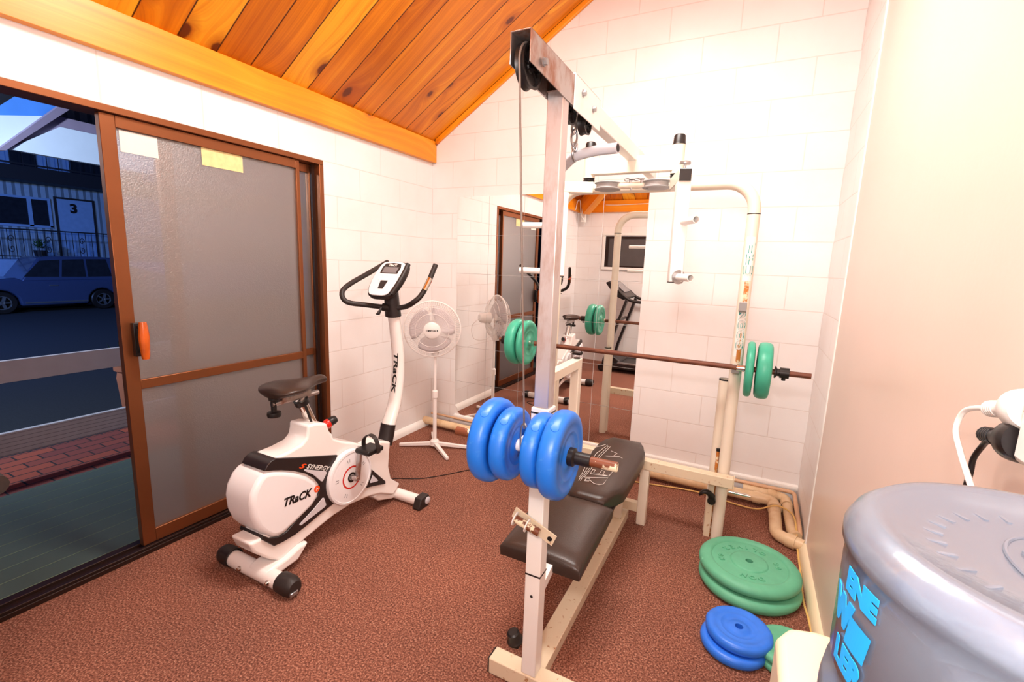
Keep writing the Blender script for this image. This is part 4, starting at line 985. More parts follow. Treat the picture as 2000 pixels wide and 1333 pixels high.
pod = Z6([(392, 478), (450, 468), (520, 468), (600, 478), (670, 500), (725, 540), (748, 590), (738, 640), (700, 700), (620, 780), (540, 855), (495, 890), (440, 908), (390, 885), (345, 850), (312, 780), (300, 690), (310, 620), (345, 540)])
bm = BM(); prism(bm, pod, 'x', .50, BX + .004); obj('flywheel_cover', bm, M['bikewhite'], bk, bevel=.022, seg=4)
band = ZZ([(270, 415), (300, 350), (345, 300), (400, 268), (700, 252), (1100, 228), (1060, 330), (1000, 420), (985, 560), (1005, 680), (1060, 775), (900, 900), (760, 1020), (620, 1130), (480, 1215), (380, 1262), (245, 1190), (255, 1140), (330, 1170), (440, 1150), (520, 1100), (640, 960), (780, 800), (870, 700), (900, 620), (890, 560), (840, 500), (740, 440), (600, 410), (460, 402), (370, 405)])
bm = BM(); prism(bm, band, 'x', .53, BX + .001); bb_ = obj('charcoal_band', bm, M['bikeblack'], bk, bevel=.003)
for nm, q in (('a', [(722, 388), (960, 412), (972, 425), (925, 525), (905, 525), (820, 450), (715, 405)]), ('b', [(925, 712), (940, 712), (965, 790), (950, 815), (680, 1025), (662, 1020), (668, 1005), (830, 830)]), ('c', [(1492, 455), (1552, 512), (1545, 525), (1465, 545), (1462, 535)])):
    if nm == 'c':
        bm = BM(); prism(bm, ZZ([(1490, 395), (1640, 525), (1640, 555), (1500, 580), (1420, 605), (1440, 540)]), 'x', .53, BX + .001); bc_ = obj('charcoal_wedge', bm, M['bikeblack'], bk, bevel=.002)
    bm = BM(); prism(bm, ZZ(q), 'x', BX - .002, BX + .0035); obj('silver_insert', bm, M['silverinsert'], bk, bevel=.001)
# crank disc
dc = Vector((BX, -1.600, .316)); 
bm = BM(); lathe(bm, [(0, .022), (.10, .022), (.128, .018), (.130, .022), (.140, .020), (.143, .012), (.143, -.005), (0, -.005)], dc, (1, 0, 0), 56)
dk = obj('crank_disc', bm, M['bikewhite'], bk)
for v in dk.data.vertices:
    pass
bm = BM(); lathe(bm, [(.052, .0215), (.052, .0228), (.060, .0228), (.060, .0215)], dc, (1, 0, 0), 48); obj('red_ring', bm, M['red'], dk)
bm = BM()
for i in range(5):
    for s in (-.06, .06):
        a = i * 2 * PI / 5 + .5 + s; c_ = dc + Vector((.0225, 0, 0)); r0 = .085; r1 = .103
        sweep(bm, [c_ + Vector((0, r0 * math.cos(a), r0 * math.sin(a))), c_ + Vector((0, r1 * math.cos(a + s * .2), r1 * math.sin(a + s * .2)))], rect(.0012, .0012))
obj('disc_ticks', bm, M['bikeblack'], dk)
bm = BM(); lathe(bm, [(.016, .021), (.026, .021), (.026, .024), (.016, .024)], dc, (1, 0, 0), 24); obj('axle_ring', bm, M['black'], dk)
pe = P(703, 872, 'x', BX + .05)
bm = BM(); lathe(bm, [(0, .065), (.010, .065), (.013, .055), (.013, .02), (0, .02)], dc, (1, 0, 0), 16); ca = Vector((BX + .05, dc.y + .012, dc.z)); cbv = Vector((BX + .052, pe.y, pe.z)); sweep(bm, [ca - (cbv - ca).normalized() * .012, cbv], rect(.014, .026), up=Vector((1, 0, 0))); ck = obj('crank_arm', bm, M['steel'], bk, bevel=.003)
pc = cbv + Vector((.062, .0, -.002))
bm = BM(); prism(bm, [(pc.y - .05, pc.z - .014), (pc.y + .05, pc.z - .014), (pc.y + .055, pc.z), (pc.y + .05, pc.z + .012), (pc.y - .05, pc.z + .012), (pc.y - .055, pc.z)], 'x', pc.x - .045, pc.x + .045); pd_ = obj('pedal', bm, M['black'], bk, bevel=.005)
bm = BM(); sweep(bm, smooth_path([(pc.x - .047, pc.y + .01, pc.z - .004), (pc.x - .045, pc.y + .01, pc.z + .04), (pc.x - .01, pc.y + .01, pc.z + .072), (pc.x + .03, pc.y + .01, pc.z + .06), (pc.x + .048, pc.y + .01, pc.z + .02), (pc.x + .05, pc.y + .01, pc.z - .015)], 5), rect(.003, .026), up=Vector((0, 1, 0))); obj('pedal_strap', bm, M['blacksoft'], pd_)
dl = Vector((.515, dc.y, dc.z))
bm = BM(); lathe(bm, [(0, -.02), (.128, -.018), (.14, -.01), (.14, .04), (0, .04)], dl, (1, 0, 0), 48); obj('crank_disc', bm, M['bikewhite'], bk)
bm = BM(); c0 = Vector((.455, dc.y, dc.z)); c1 = c0 - (cbv - ca) ; c1.x = .45; sweep(bm, [c0, c1], rect(.026, .014), up=Vector((1, 0, 0))); lathe(bm, [(0, -.01), (.012, -.01), (.012, .06), (0, .06)], c0, (1, 0, 0), 16); obj('crank_arm', bm, M['steel'], bk, bevel=.003)
pl = c1 + Vector((-.06, 0, 0)); bm = BM(); cbox(bm, pl, (.09, .1, .026)); pd2 = obj('pedal', bm, M['black'], bk, bevel=.006)
bm = BM(); sweep(bm, smooth_path([pl + Vector((.047, 0, 0)), pl + Vector((.045, 0, .04)), pl + Vector((.0, 0, .07)), pl + Vector((-.045, 0, .03)), pl + Vector((-.048, 0, -.01))], 5), rect(.003, .026), up=Vector((0, 1, 0))); obj('pedal_strap', bm, M['blacksoft'], pd2)
# lettering on the side
def side(u0, v0, u1, v1, x):
    a, b = P(u0, v0, 'x', x), P(u1, v1, 'x', x); X = (b - a).normalized(); Y = Vector((-0, -X.z, X.y)) 
    if Y.z < 0: Y = -Y
    return a, b, X, Y
def letter_side(s, u0, v0, u1, v1, x, size_f, mt, name, shear=0, bold=.0, parent=bk, spacing=1.0):
    a, b, X, Y = side(u0, v0, u1, v1, x); ln = (b - a).length; V, _ = text_mesh(s, 1.0, bold, shear, spacing); wd = max(v.x for v in V) - min(v.x for v in V); sc = ln / wd; hh = size_f
    mid = (a + b) / 2; cx = (max(v.x for v in V) + min(v.x for v in V)) / 2; cy = (max(v.y for v in V) + min(v.y for v in V)) / 2
    bm = BM(); N = Vector((1, 0, 0)); text(bm, s, 1.0, lambda xx, yy, h: mid + X * ((xx - cx) * sc) + Y * ((yy - cy) * hh) + N * h, .0008, bold, shear, spacing)
    return obj(name, bm, mt, parent, smooth=False)
letter_side('TRaCK', 555, 983, 610, 961, BX + .0048, .052, M['blackprint'], 'track_lettering', .3, .035)
letter_side('S', 585, 911, 598, 911, BX + .0015, .028, M['orange'], 'synergy_initial', .4, .02)
letter_side('SYNERGY', 600, 911, 644, 916, BX + .0015, .030, M['whiteprint'], 'synergy_lettering', .3, .015)
a_ = P(619, 955.5, 'x', BX + .0045)
bm = BM(); lathe(bm, [(0, 0), (.016, 0), (.016, .001), (0, .001)], a_, (1, 0, 0), 24); lg = obj('round_badge', bm, M['orange'], bk)
bm = BM(); text(bm, 'A', .024, planar(a_ + Vector((.0012, 0, 0)), (0, 1, 0.2), (0, -.2, 1)), .0005); obj('badge_letter', bm, M['whiteprint'], lg, smooth=False)
# handlebar post
px = .612
def PX(u, v, x=px): return P(u, v, 'x', x)
post = smooth_path([PX(766, 600), PX(772, 640), PX(777, 690), PX(777, 735), PX(771, 785), PX(758, 832)], 5)
bm = BM(); sweep(bm, post, lambda t: circ(.036 + .008 * t, 24, .030 + .002 * t), up=Vector((0, 1, 0))); ps = obj('handlebar_post', bm, M['bikeframe'], bk)
bm = BM(); sweep(bm, [PX(758.5, 828), PX(755, 850), PX(751, 868)], circ(.047, 24, .036), up=Vector((0, 1, 0))); obj('post_collar', bm, M['bikeblack'], bk, bevel=.003)
bm = BM(); sweep(bm, [PX(768, 618), PX(766, 598), PX(764, 570)], lambda t: circ(.050 - .010 * t, 20, .040), up=Vector((0, 1, 0))); obj('post_head', bm, M['bikeblack'], bk, bevel=.003)
# vertical lettering on the post
bm = BM(); V, _ = text_mesh('TRaCK', 1.0, .01, .3); wd = max(v.x for v in V) - min(v.x for v in V); a, b = P(780.5, 686, 'x', px + .04), P(775, 762, 'x', px + .04); ax_ = (b - a); ln = ax_.length; ax_.normalize(); up_ = Vector((0, 1, 0))
pl_ = lambda x, y, h: None
def postf(x, y, h):
    s_ = (x / wd + .5); c_ = a.lerp(b, s_); pc_ = Vector((px, c_.y - .012, c_.z)); ang = (y * .042) / .036 - .15
    bend = math.sin(s_ * PI) * .0
    return Vector((px + (.0375 + h) * math.cos(ang), c_.y - .022 + (.036 + h) * math.sin(ang) + .006 * math.sin(s_ * PI), c_.z))
text(bm, 'TRaCK', 1.0, postf, .0016, .03, .3); obj('post_lettering', bm, M['blackprint'], ps, smooth=False)
# handlebar
hy, hz = -1.205, 1.192
hb = [PX(757, 512, .37), PX(718, 535, .37), PX(682, 556, .37), PX(668, 572, .38), PX(677, 590, .41), PX(715, 596, .48), PX(747, 600, .575), PX(765, 602, .62), PX(790, 600, .69), PX(806, 592, .76), PX(822, 578, .80), PX(836, 553, .82), PX(851, 517, .835)]
hbp = smooth_path(hb, 4)
bm = BM(); tube(bm, hbp, .0145, 16); hbar = obj('handlebar', bm, M['blacksoft'], bk)
bm = BM(); sweep(bm, [PX(829, 567, .815), PX(840, 544, .828)], circ(.0152, 16)); obj('pulse_grip', bm, M['chrome'], hbar, label='chrome pulse sensor plate on the right grip')
bm = BM(); sweep(bm, [PX(834.5, 556, .818), PX(838.5, 548, .825)], circ(.0156, 16)); obj('pulse_light', bm, M['orange'], hbar)
bm = BM(); c1 = PX(748, 600, .58); c2 = PX(762, 602, .62); tube(bm, [c1, c2], .023, 16); sweep(bm, [PX(745, 602, .60), PX(738, 614, .66)], lambda t: circ(.006 + .006 * t, 12, .004)); obj('clamp_lever', bm, M['black'], bk)
# console
cn = thing('x', '', 'x'); bpy.data.objects.remove(cn)
BLc, BRc, TRc, TLc = Vector((.488, -1.275, 1.222)), Vector((.700, -1.275, 1.222)), Vector((.690, -1.135, 1.402)), Vector((.497, -1.135, 1.402))
Xc = Vector((1, 0, 0)); Yc = (TLc - BLc); Hc = Yc.length; Yc.normalize(); Nc = Xc.cross(Yc); Oc = (BLc + BRc + TRc + TLc) / 4
# normal should face the rider (towards -y, up)
if Nc.y > 0: Nc = -Nc
def con(x, y, h): return Oc + Xc * x + Yc * y + Nc * h
outline = [(-.055, -.118), (0, -.122), (.055, -.118), (.082, -.09), (.097, -.03), (.1, .03), (.092, .085), (.07, .112), (0, .118), (-.07, .112), (-.092, .085), (-.1, .03), (-.097, -.03), (-.082, -.09)]
outline = smooth2(outline, 3)
def plate_on(name, pts, h0, h1, mt, parent=bk, bevel=.0):
    bm = BM(); A = [bm.verts.new(con(x, y, h0)) for x, y in pts]; B = [bm.verts.new(con(x, y, h1)) for x, y in pts]; n = len(pts)
    bm.faces.new(A); bm.faces.new(B[::-1])
    for i in range(n): bm.faces.new((A[i], A[(i + 1) % n], B[(i + 1) % n], B[i]))
    return obj(name, bm, mt, parent, bevel=bevel)
cn = plate_on('console', [(x * 1.07, y * 1.03) for x, y in outline], -.034, .0, M['bikeblack'], bevel=.008)
plate_on('console_face', [(x * .95, y * .97) for x, y in outline], 0, .006, M['bikewhite'], cn, .002)
scr = plate_on('screen_bezel', [(-.062, .03), (.062, .03), (.066, .07), (.055, .098), (0, .104), (-.055, .098), (-.066, .07)], .006, .0075, M['bikeblack'], cn)
plate_on('lcd_screen', [(-.05, .034), (.05, .034), (.052, .074), (-.052, .074)], .0075, .0082, M['lcd'], cn)
plate_on('lower_button', [(-.016, -.075), (.018, -.075), (.024, -.02), (-.026, -.02)], .006, .0085, M['bikeblack'], cn)
bm = BM(); text(bm, 'TRaCK', .020, lambda x, y, h: con(x, y + .087, .0078 + h), .0005, .001, .2); obj('console_lettering', bm, M['whiteprint'], cn, smooth=False)
bm = BM()
for x, y in ((-.03, .012), (0, .014), (.03, .012), (-.045, -.015), (.045, -.015)): text(bm, '-', .03, lambda a, b_, h: con(x + a, y + b_, .0062 + h), .0004)
obj('button_marks', bm, M['silverinsert'], cn, smooth=False)
bm = BM(); sweep(bm, smooth_path([con(.100, .10, .004), con(.108, .04, .006), (con(.106, -.04, .006)), con(.09, -.10, .0)], 5), circ(.014, 14)); obj('side_grip', bm, M['blacksoft'], cn)
# saddle
def saddle(b):
    secs = [(-1.962, .060, .834, .026), (-1.945, .098, .842, .040), (-1.90, .118, .848, .048), (-1.85, .112, .846, .050), (-1.80, .075, .842, .046), (-1.74, .036, .846, .038), (-1.69, .026, .852, .034), (-1.66, .022, .846, .028), (-1.648, .010, .838, .014)]
    rings = []
    for y, hw, z, h in secs:
        r = []
        for i in range(20):
            a = 2 * PI * i / 20; c_, s_ = math.cos(a), math.sin(a); r.append(b.verts.new((.6 + hw * c_, y, z - .012 + (h * .62 * s_ if s_ > 0 else h * .85 * s_) * (1 - .25 * abs(c_)))))
        rings.append(r)
    for A, B in zip(rings, rings[1:]):
        for j in range(20): b.faces.new((A[j], A[(j + 1) % 20], B[(j + 1) % 20], B[j]))
    b.faces.new(rings[0][::-1]); b.faces.new(rings[-1])
bm = BM(); saddle(bm); obj('saddle', bm, M['vinyl'], bk, sub=1, angle=180)
bm = BM(); tube(bm, [(.6, -1.945, .772), (.6, -1.70, .772)], .012, 14); box(bm, (.585, -1.9, .772), (.615, -1.75, .80)); obj('seat_slider', bm, M['steel'], bk)
bm = BM(); lathe(bm, [(0, -.03), (.028, -.03), (.03, -.02), (.028, -.01), (.012, -.006), (.012, .04), (.02, .045), (.02, .055), (0, .055)], (.6, -1.935, .745), n=18); obj('slider_knob', bm, M['black'], bk)
sp0, sp1 = Vector((.6, -1.80, .762)), Vector((.6, -1.705, .545))
bm = BM(); sweep(bm, [sp0, sp1], circ(.024, 20)); obj('seat_post', bm, M['chrome'], bk)
bm = BM(); sweep(bm, [sp0 + (sp1 - sp0) * .02, sp0 + (sp1 - sp0) * .12], circ(.033, 20)); obj('post_clamp', bm, M['black'], bk)
bm = BM(); q1 = sp0.lerp(sp1, .8); q2 = sp0.lerp(sp1, 1.12); sweep(bm, [q1, q2], lambda t: circ(.040 + .02 * t, 24)); obj('post_boss', bm, M['bikeframe'], bk, bevel=.004)
bm = BM(); sweep(bm, [q1 + (sp0 - sp1) * .012, q1], circ(.034, 24)); obj('boss_ring', bm, M['black'], bk)
kb = P(640, 828, 'x', .6)
bm = BM(); kd = Vector((.1, .95, .28)).normalized(); lathe(bm, [(0, .05), (.018, .048), (.022, .035), (.022, .015), (.017, .004), (0, 0)], kb, kd, 20); kn = obj('height_knob', bm, M['black'], bk)
bm = BM(); lathe(bm, [(0, .006), (.024, .006), (.025, -.004), (.018, -.02), (0, -.03)], kb, kd, 20); obj('knob_base', bm, M['red'], kn)
# feet
def foot(y, x0, x1, r, cap_r, front=False):
    bm = BM(); tube(bm, [(x0, y, r), (x1, y, r)], r - .002, 24); f = obj('foot_tube', bm, M['bikeframe'], bk)
    for s, xx in ((-1, x0), (1, x1)):
        bm = BM()
        if not front:
            lathe(bm, [(r, -.055), (cap_r, -.052), (cap_r * 1.02, .0), (cap_r * .92, .02), (cap_r * .7, .034), (0, .040)], (xx, y, cap_r * .98), (s, 0, 0), 24)
            c = obj('foot_cap', bm, M['blacksoft'], f)
            bm = BM(); cbox(bm, (xx + s * .037, y - .01, cap_r * .62), (.012, .036, .018)); obj('adjuster_dial', bm, M['zinc'], c, bevel=.003)
        else:
            prism(bm, [(y - .034, .066), (y + .034, .072), (y + .050, .04), (y + .03, .002), (y - .05, .002), (y - .055, .010)], 'x', xx - .02, xx + .028); c = obj('foot_cap', bm, M['blacksoft'], f, bevel=.005)
            bm = BM(); lathe(bm, [(0, .003), (.018, .003), (.022, 0), (.022, -.02), (0, -.02)], (xx + s * .032, y + .022, .036), (s, 0, 0), 20); obj('transport_wheel', bm, M['silverinsert'], c)
    return f
fr_ = foot(-2.055, .385, .815, .038, .043); foot(-1.20, .375, .835, .034, .04, True)
for x in (.53, .72):
    bm = BM(); lathe(bm, [(0, .010), (.007, .009), (.009, 0), (.012, 0), (.012, -.006), (0, -.006)], (x, -2.093, .042), (0, -1, .1), 16); obj('dome_nut', bm, M['chrome'], fr_)
bm = BM(); prism(bm, [(-2.090, .046), (-2.078, .070), (-2.045, .080), (-1.98, .083), (-1.91, .104), (-1.86, .10), (-1.92, .04), (-2.03, .03)], 'x', .575, .70); obj('rear_bracket', bm, M['bikeframe'], bk, bevel=.012, seg=3)
bm = BM(); prism(bm, [(-1.40, .10), (-1.30, .145), (-1.24, .09), (-1.19, .068), (-1.19, .02), (-1.25, .02), (-1.36, .06)], 'x', .56, .66); obj('front_bracket', bm, M['bikeframe'], bk, bevel=.01, seg=3)
# hanging strap behind seat post
bm = BM(); sweep(bm, smooth_path([sp0 + Vector((.03, -.0, -.02)), sp0 + Vector((.036, .03, -.12)), sp1 + Vector((.045, -.04, .02)), sp1 + Vector((.062, .0, -.045))], 5), rect(.002, .012), up=Vector((0, 1, 0))); obj('seat_strap', bm, M['black'], bk)
bm = BM(); tube(bm, smooth_path([(.56, -1.17, .006), (.5, -1.08, .004), (.47, -1.016, .004), (.61, -.93, .004), (.72, -.80, .004), (.845, -.62, .004), (1.0, -.56, .004), (1.15, -.5, .004), (1.3, -.30, .004), (1.35, -.2, .004)], 6), .0028, 8); tag(obj('power_lead', bm, M['blackcord']), 'thin black power lead running over the carpet from the exercise bike', 'cord')

# ------------------------------------------------------------------ pedestal fan
fc = Vector((.375, -.49, .925)); fd = Vector((.56, -.80, -.02)).normalized()
fn = thing('pedestal_fan', 'white pedestal fan with round wire cage in the corner beside the mirror', 'fan', (.36, -.455, 0))
fX, fY, _ = frame_of(fd)
def fp(x, y, h): return fc + fX * x + fY * y + fd * h
bm = BM(); lathe(bm, [(0, .078), (.050, .077), (.060, .070), (.062, .060), (0, .058)], fc, fd, 36); 
hubf = obj('hub_badge', bm, M['fanwhite'], fn)
bm = BM(); text(bm, 'OMEGA 8', .020, lambda x, y, h: fp(x, y, .0782 + h), .0005, .0006); lgf = obj('hub_lettering', bm, M['blackprint'], hubf, smooth=False)
RF = .205
def cage(b, sgn, n=84):
    for i in range(n):
        a = 2 * PI * i / n; ca, sa = math.cos(a), math.sin(a)
        pts = [fp(ca * r, sa * r, h) for r, h in ((.06, .066 * 1), (.10, .066), (.165, .050), (.195, .022), (RF, .0))] if sgn > 0 else [fp(ca * r, sa * r, h) for r, h in ((.06, -.075), (.12, -.07), (.175, -.05), (RF, -.004))]
        tube(b, pts, .0011, 4, cap=False)
    for r, h in (((.12, .064), (.165, .050)) if sgn > 0 else ((.12, -.07), (.165, -.052))): tube(b, [fp(r * math.cos(t * PI / 24), r * math.sin(t * PI / 24), h) for t in range(48)], .002, 5, closed=True)
bm = BM(); cage(bm, 1); obj('front_grille', bm, M['fanwhite'], fn)
bm = BM(); cage(bm, -1, 72); obj('rear_grille', bm, M['fanwhite'], fn)
bm = BM(); tube(bm, [fp(RF * math.cos(t * PI / 32), RF * math.sin(t * PI / 32), -.001) for t in range(64)], .0055, 8, closed=True); obj('cage_rim', bm, M['fanwhite'], fn)
for q in range(3):
    bm = BM(); a0 = q * 2 * PI / 3 + .35; rows = []
    for i in range(9):
        r = .03 + .138 * i / 8; w0 = .9 + .75 * math.sin(min(1, i / 8) * PI * .75); row = []
        for j in range(9):
            t = j / 8; a = a0 - w0 * .5 + w0 * 1.15 * t + .25 * (i / 8); row.append(bm.verts.new(fp(r * math.cos(a), r * math.sin(a), .026 - .036 * t)))
        rows.append(row)
    for i in range(8):
        for j in range(8): bm.faces.new((rows[i][j], rows[i][j + 1], rows[i + 1][j + 1], rows[i + 1][j]))
    b_ = obj('fan_blade', bm, M['fanblade'], fn); s_ = b_.modifiers.new('s', 'SOLIDIFY'); s_.thickness = .0015
bm = BM(); lathe(bm, [(0, .04), (.025, .038), (.03, .02), (.03, -.01), (0, -.01)], fc, fd, 24); obj('blade_hub', bm, M['fanwhite'], fn)
bm = BM(); lathe(bm, [(.0, -.18), (.03, -.178), (.043, -.165), (.048, -.13), (.05, -.085), (.056, -.075), (0, -.07)], fc, fd, 28); obj('motor_housing', bm, M['fanwhite'], fn)
pb_ = fc - fd * .12; pb_.z = 0; pbx, pby = .375, -.452
bm = BM(); tube(bm, [(fc - fd * .12) + Vector((0, 0, -.03)), Vector((pbx, pby, .80))], .016, 14); obj('neck', bm, M['fanwhite'], fn)
bm = BM(); lathe(bm, [(0, .82), (.02, .82), (.027, .80), (.026, .74), (.019, .725), (.015, .715), (0, .715)], (pbx, pby, 0), n=20); obj('control_box', bm, M['fanwhite'], fn)
bm = BM()
for z in (.79, .765): cbox(bm, (pbx + .014, pby - .022, z), (.010, .006, .008))
obj('switch', bm, M['blackprint'], fn)
bm = BM(); tube(bm, [(pbx, pby, .42), (pbx, pby, .72)], .0105, 14); obj('upper_pole', bm, M['fanwhite'], fn)
bm = BM(); tube(bm, [(pbx, pby, .05), (pbx, pby, .43)], .0145, 14); obj('lower_pole', bm, M['fanwhite'], fn)
bm = BM(); lathe(bm, [(.0148, .40), (.021, .40), (.021, .45), (.0115, .46)], (pbx, pby, 0), n=18); obj('pole_collar', bm, M['fanwhite'], fn)
bm = BM(); lathe(bm, [(0, .022), (.034, .022), (.034, .055), (.022, .068), (0, .07)], (pbx, pby, 0), n=20); obj('base_hub', bm, M['fanwhite'], fn)
for (ux, uy) in ((106, -591), (538, -560), (175, -215), (640, -330)):
    e = Vector((ux / 1000, uy / 1000, 0)); e = Vector((pbx, pby, 0)) + (e - Vector((pbx, pby, 0))).normalized() * .27
    bm = BM(); s0 = Vector((pbx, pby, .036)); sweep(bm, [s0, e + Vector((0, 0, .016))], lambda t: rect(.030 - .008 * t, .026 - .006 * t), up=Vector((0, 0, 1))); obj('base_leg', bm, M['fanwhite'], fn, bevel=.002)
bm = BM(); tube(bm, smooth_path([(fc - fd * .17), (fc - fd * .2) + Vector((-.05, 0, -.08)), (fc - fd * .16) + Vector((-.06, .02, -.19)), (fc - fd * .10) + Vector((-.01, .03, -.20)), Vector((pbx, pby + .02, .78))], 6), .003, 8); obj('fan_cord', bm, M['fanwhite'], fn)

# ------------------------------------------------------------------ pipes along the end wall
def run_pipe(pts, r, lab, mt, joints=()):
    t_ = thing('drain_pipe', lab, 'pipe', pts[0]); bm = BM(); tube(bm, pts, r, 20); obj('pipe_run', bm, mt, t_)
    for c, d in joints: bm = BM(); lathe(bm, [(r, -.022), (r + .005, -.022), (r + .005, .022), (r, .022)], c, d, 20); obj('coupling', bm, mt, t_)
def elbow(a, c, b, r, n=6):
    a, c, b = Vector(a), Vector(c), Vector(b); d1 = (a - c).normalized(); d2 = (b - c).normalized(); p, q = c + d1 * r, c + d2 * r
    return [p.lerp(c, i / n).lerp(c.lerp(q, i / n), i / n) for i in range(n + 1)]
r = .032
pa = [Vector((.005, -.10, .052))] + elbow((.0, -.10, .05), (2.672, -.135, .05), (2.672, -.52, .035), .05) + elbow((2.672, -.14, .05), (2.672, -.515, .034), (2.8, -.565, .034), .05) + [Vector((2.795, -.562, .034))]
run_pipe(pa, r, 'cream drain pipe nearest the room along the end wall, turning into the right wall', M['pvc'], [((2.58, -.134, .05), (1, 0, 0)), ((2.672, -.22, .047), (0, 1, -.04)), ((2.74, -.542, .034), (1, -.4, 0))])
pa = [Vector((2.50, -.055, .055))] + elbow((2.5, -.055, .055), (2.738, -.06, .055), (2.738, -.40, .045), .05) + [Vector((2.75, -.44, .04)), Vector((2.765, -.50, .04))]
run_pipe(pa, .029, 'shorter cream drain pipe behind the front one in the right corner', M['pvc'], [((2.66, -.058, .055), (1, 0, 0)), ((2.738, -.15, .052), (0, 1, -.03))])
bm = BM(); tube(bm, [(2.0, -.045, .088)] + elbow((2.0, -.045, .088), (2.779, -.045, .095), (2.779, -.5, .075), .04) + elbow((2.779, -.2, .09), (2.779, -.47, .072), (2.785, -.5, .03), .03), .012, 14); tag(obj('copper_pipe', bm, M['pvcbrown']), 'thin tan painted pipe above the drain pipes in the right corner', 'pipe')
bm = BM(); tube(bm, [(.03, -.035, .10), (.9, -.04, .10), (1.99, -.04, .09)], .009, 12); tag(obj('copper_pipe', bm, M['pvcbrown']), 'thin tan pipe running low below the wall mirror behind the fan', 'pipe')
bm = BM(); tube(bm, smooth_path([(1.2, -.25, .006), (1.5, -.3, .006), (1.9, -.22, .006), (2.2, -.17, .01), (2.35, -.19, .012), (2.48, -.215, .01), (2.585, -.24, .025), (2.672, -.27, .085), (2.738, -.30, .085), (2.76, -.42, .09), (2.768, -.6, .012), (2.766, -.8, .012), (2.76, -1.0, .012), (2.77, -1.13, .01), (2.775, -1.4, .01), (2.77, -1.9, .01)], 6), .0045, 8); tag(obj('extension_cord', bm, M['yellowcord']), 'pale yellow cord lying over the drain pipes and along the right wall', 'cord')

# ------------------------------------------------------------------ water cooler and bottle
wc = thing('water_cooler', 'cream plastic water cooler cabinet beside the right wall', 'water cooler', (2.645, -2.66, 0))
prof = [(2.508, -2.50), (2.525, -2.468), (2.56, -2.458), (2.74, -2.458), (2.772, -2.468), (2.785, -2.50), (2.785, -2.93), (2.772, -2.955), (2.74, -2.965), (2.56, -2.965), (2.525, -2.955), (2.508, -2.93)]
bm = BM(); prism(bm, prof, 'z', .0, .80); obj('cabinet', bm, M['coolerside'], wc, bevel=.006)
bm = BM(); prism(bm, [(x + (.004 if x > 2.645 else -.006), y + (.006 if y > -2.7 else -.004)) for x, y in prof], 'z', .80, .895); obj('top_cover', bm, M['cooler'], wc, bevel=.012, seg=3)
bcx, bcy = 2.640, -2.775
bm = BM(); lathe(bm, [(.085, .893), (.100, .893), (.104, .902), (.100, .910), (.085, .910)], (bcx, bcy, 0), n=40); obj('bottle_collar', bm, M['cooler'], wc)
for x, nm, c in ((2.6, 'cold_tap', 'blue'), (2.69, 'hot_tap', 'red')):
    bm = BM(); cbox(bm, (x, -2.985, .62), (.025, .05, .03)); cbox(bm, (x, -3.0, .60), (.018, .02, .04)); obj(nm, bm, M[c], wc, bevel=.003)
bt = thing('water_bottle', 'large blue tinted water bottle upside down on the cream water cooler', 'water bottle', (bcx, bcy, .9))
R = .135
ob = [(0, 1.215), (.05, 1.217), (.10, 1.222), (.112, 1.230), (.120, 1.230), (.130, 1.222), (R, 1.212), (R, 1.204), (R - .004, 1.199), (R - .003, 1.185), (R - .004, 1.10), (R - .010, 1.092), (R - .010, 1.082), (R - .002, 1.074), (R, 1.06), (R, 1.00), (R - .006, .99), (R - .006, .982), (R, .972), (R, .955), (.12, .93), (.09, .915), (.05, .905), (.03, .90), (.028, .88), (0, .88)]
bm = BM(); lathe(bm, ob, (bcx, bcy, 0), n=72)
inner = [(max(0, rr - .004), z - (.004 if z > 1.2 else 0) + (.004 if z < .93 else 0)) for rr, z in ob]
lathe(bm, inner, (bcx, bcy, 0), n=72)
def obj_raw(name, bm, mt, parent):
    n0 = len(bm.faces) // 2; fs = list(bm.faces); 
    bm.normal_update()
    me = bpy.data.meshes.new(name); o0 = origin_of(parent)
    for v in bm.verts: v.co -= o0
    for i, f in enumerate(fs):
        f.smooth = True
        c = f.calc_center_median(); rad = Vector((c.x + o0.x - bcx, c.y + o0.y - bcy, (c.z + o0.z - 1.06) * .8)); out = f.normal.dot(rad) > 0
        if (i < n0) != out: f.normal_flip()
    bm.to_mesh(me); bm.free(); me.materials.append(mt); o = bpy.data.objects.new(name, me); COL.objects.link(o); o.parent = parent; return o
obj_raw('bottle_shell', bm, M['bottle'], bt)
bm = BM(); lathe(bm, [(0, 1.04), (.12, 1.04), (R - .006, 1.038)] + [(max(0, rr - .006), z + (.006 if z < .93 else 0)) for rr, z in ob if z < 1.03], (bcx, bcy, 0), n=72); obj('water', bm, M['water'], bt)
# blue print wrapped round the bottle
def onb(a0, z0, r_=R + .0008): return lambda x, y, h: Vector((bcx + (r_ + h) * math.cos(a0 + x / R), bcy + (r_ + h) * math.sin(a0 + x / R), z0 + y))
aL = math.radians(188)
bm = BM()
text(bm, 'ENE', .024, onb(math.radians(196), 1.182, R - .002), .0006, .0015, spacing=.92)
text(bm, 'LER', .027, onb(math.radians(194), 1.118, R - .003), .0006, .0015, spacing=.92)
text(bm, 'W', .030, onb(math.radians(186), 1.152, R - .003), .0006, .003)
def patch(b, aa, z0, z1, sk=0):
    A, B = [], []
    for i in range(9):
        a = aa[0] + (aa[1] - aa[0]) * i / 8; A.append(b.verts.new((bcx + (R - .0015) * math.cos(a), bcy + (R - .0015) * math.sin(a), z0))); B.append(b.verts.new((bcx + (R - .0015) * math.cos(a + sk), bcy + (R - .0015) * math.sin(a + sk), z1)))
    for i in range(8): b.faces.new((A[i], A[i + 1], B[i + 1], B[i]))
patch(bm, (math.radians(192), math.radians(203)), 1.135, 1.160, .03)
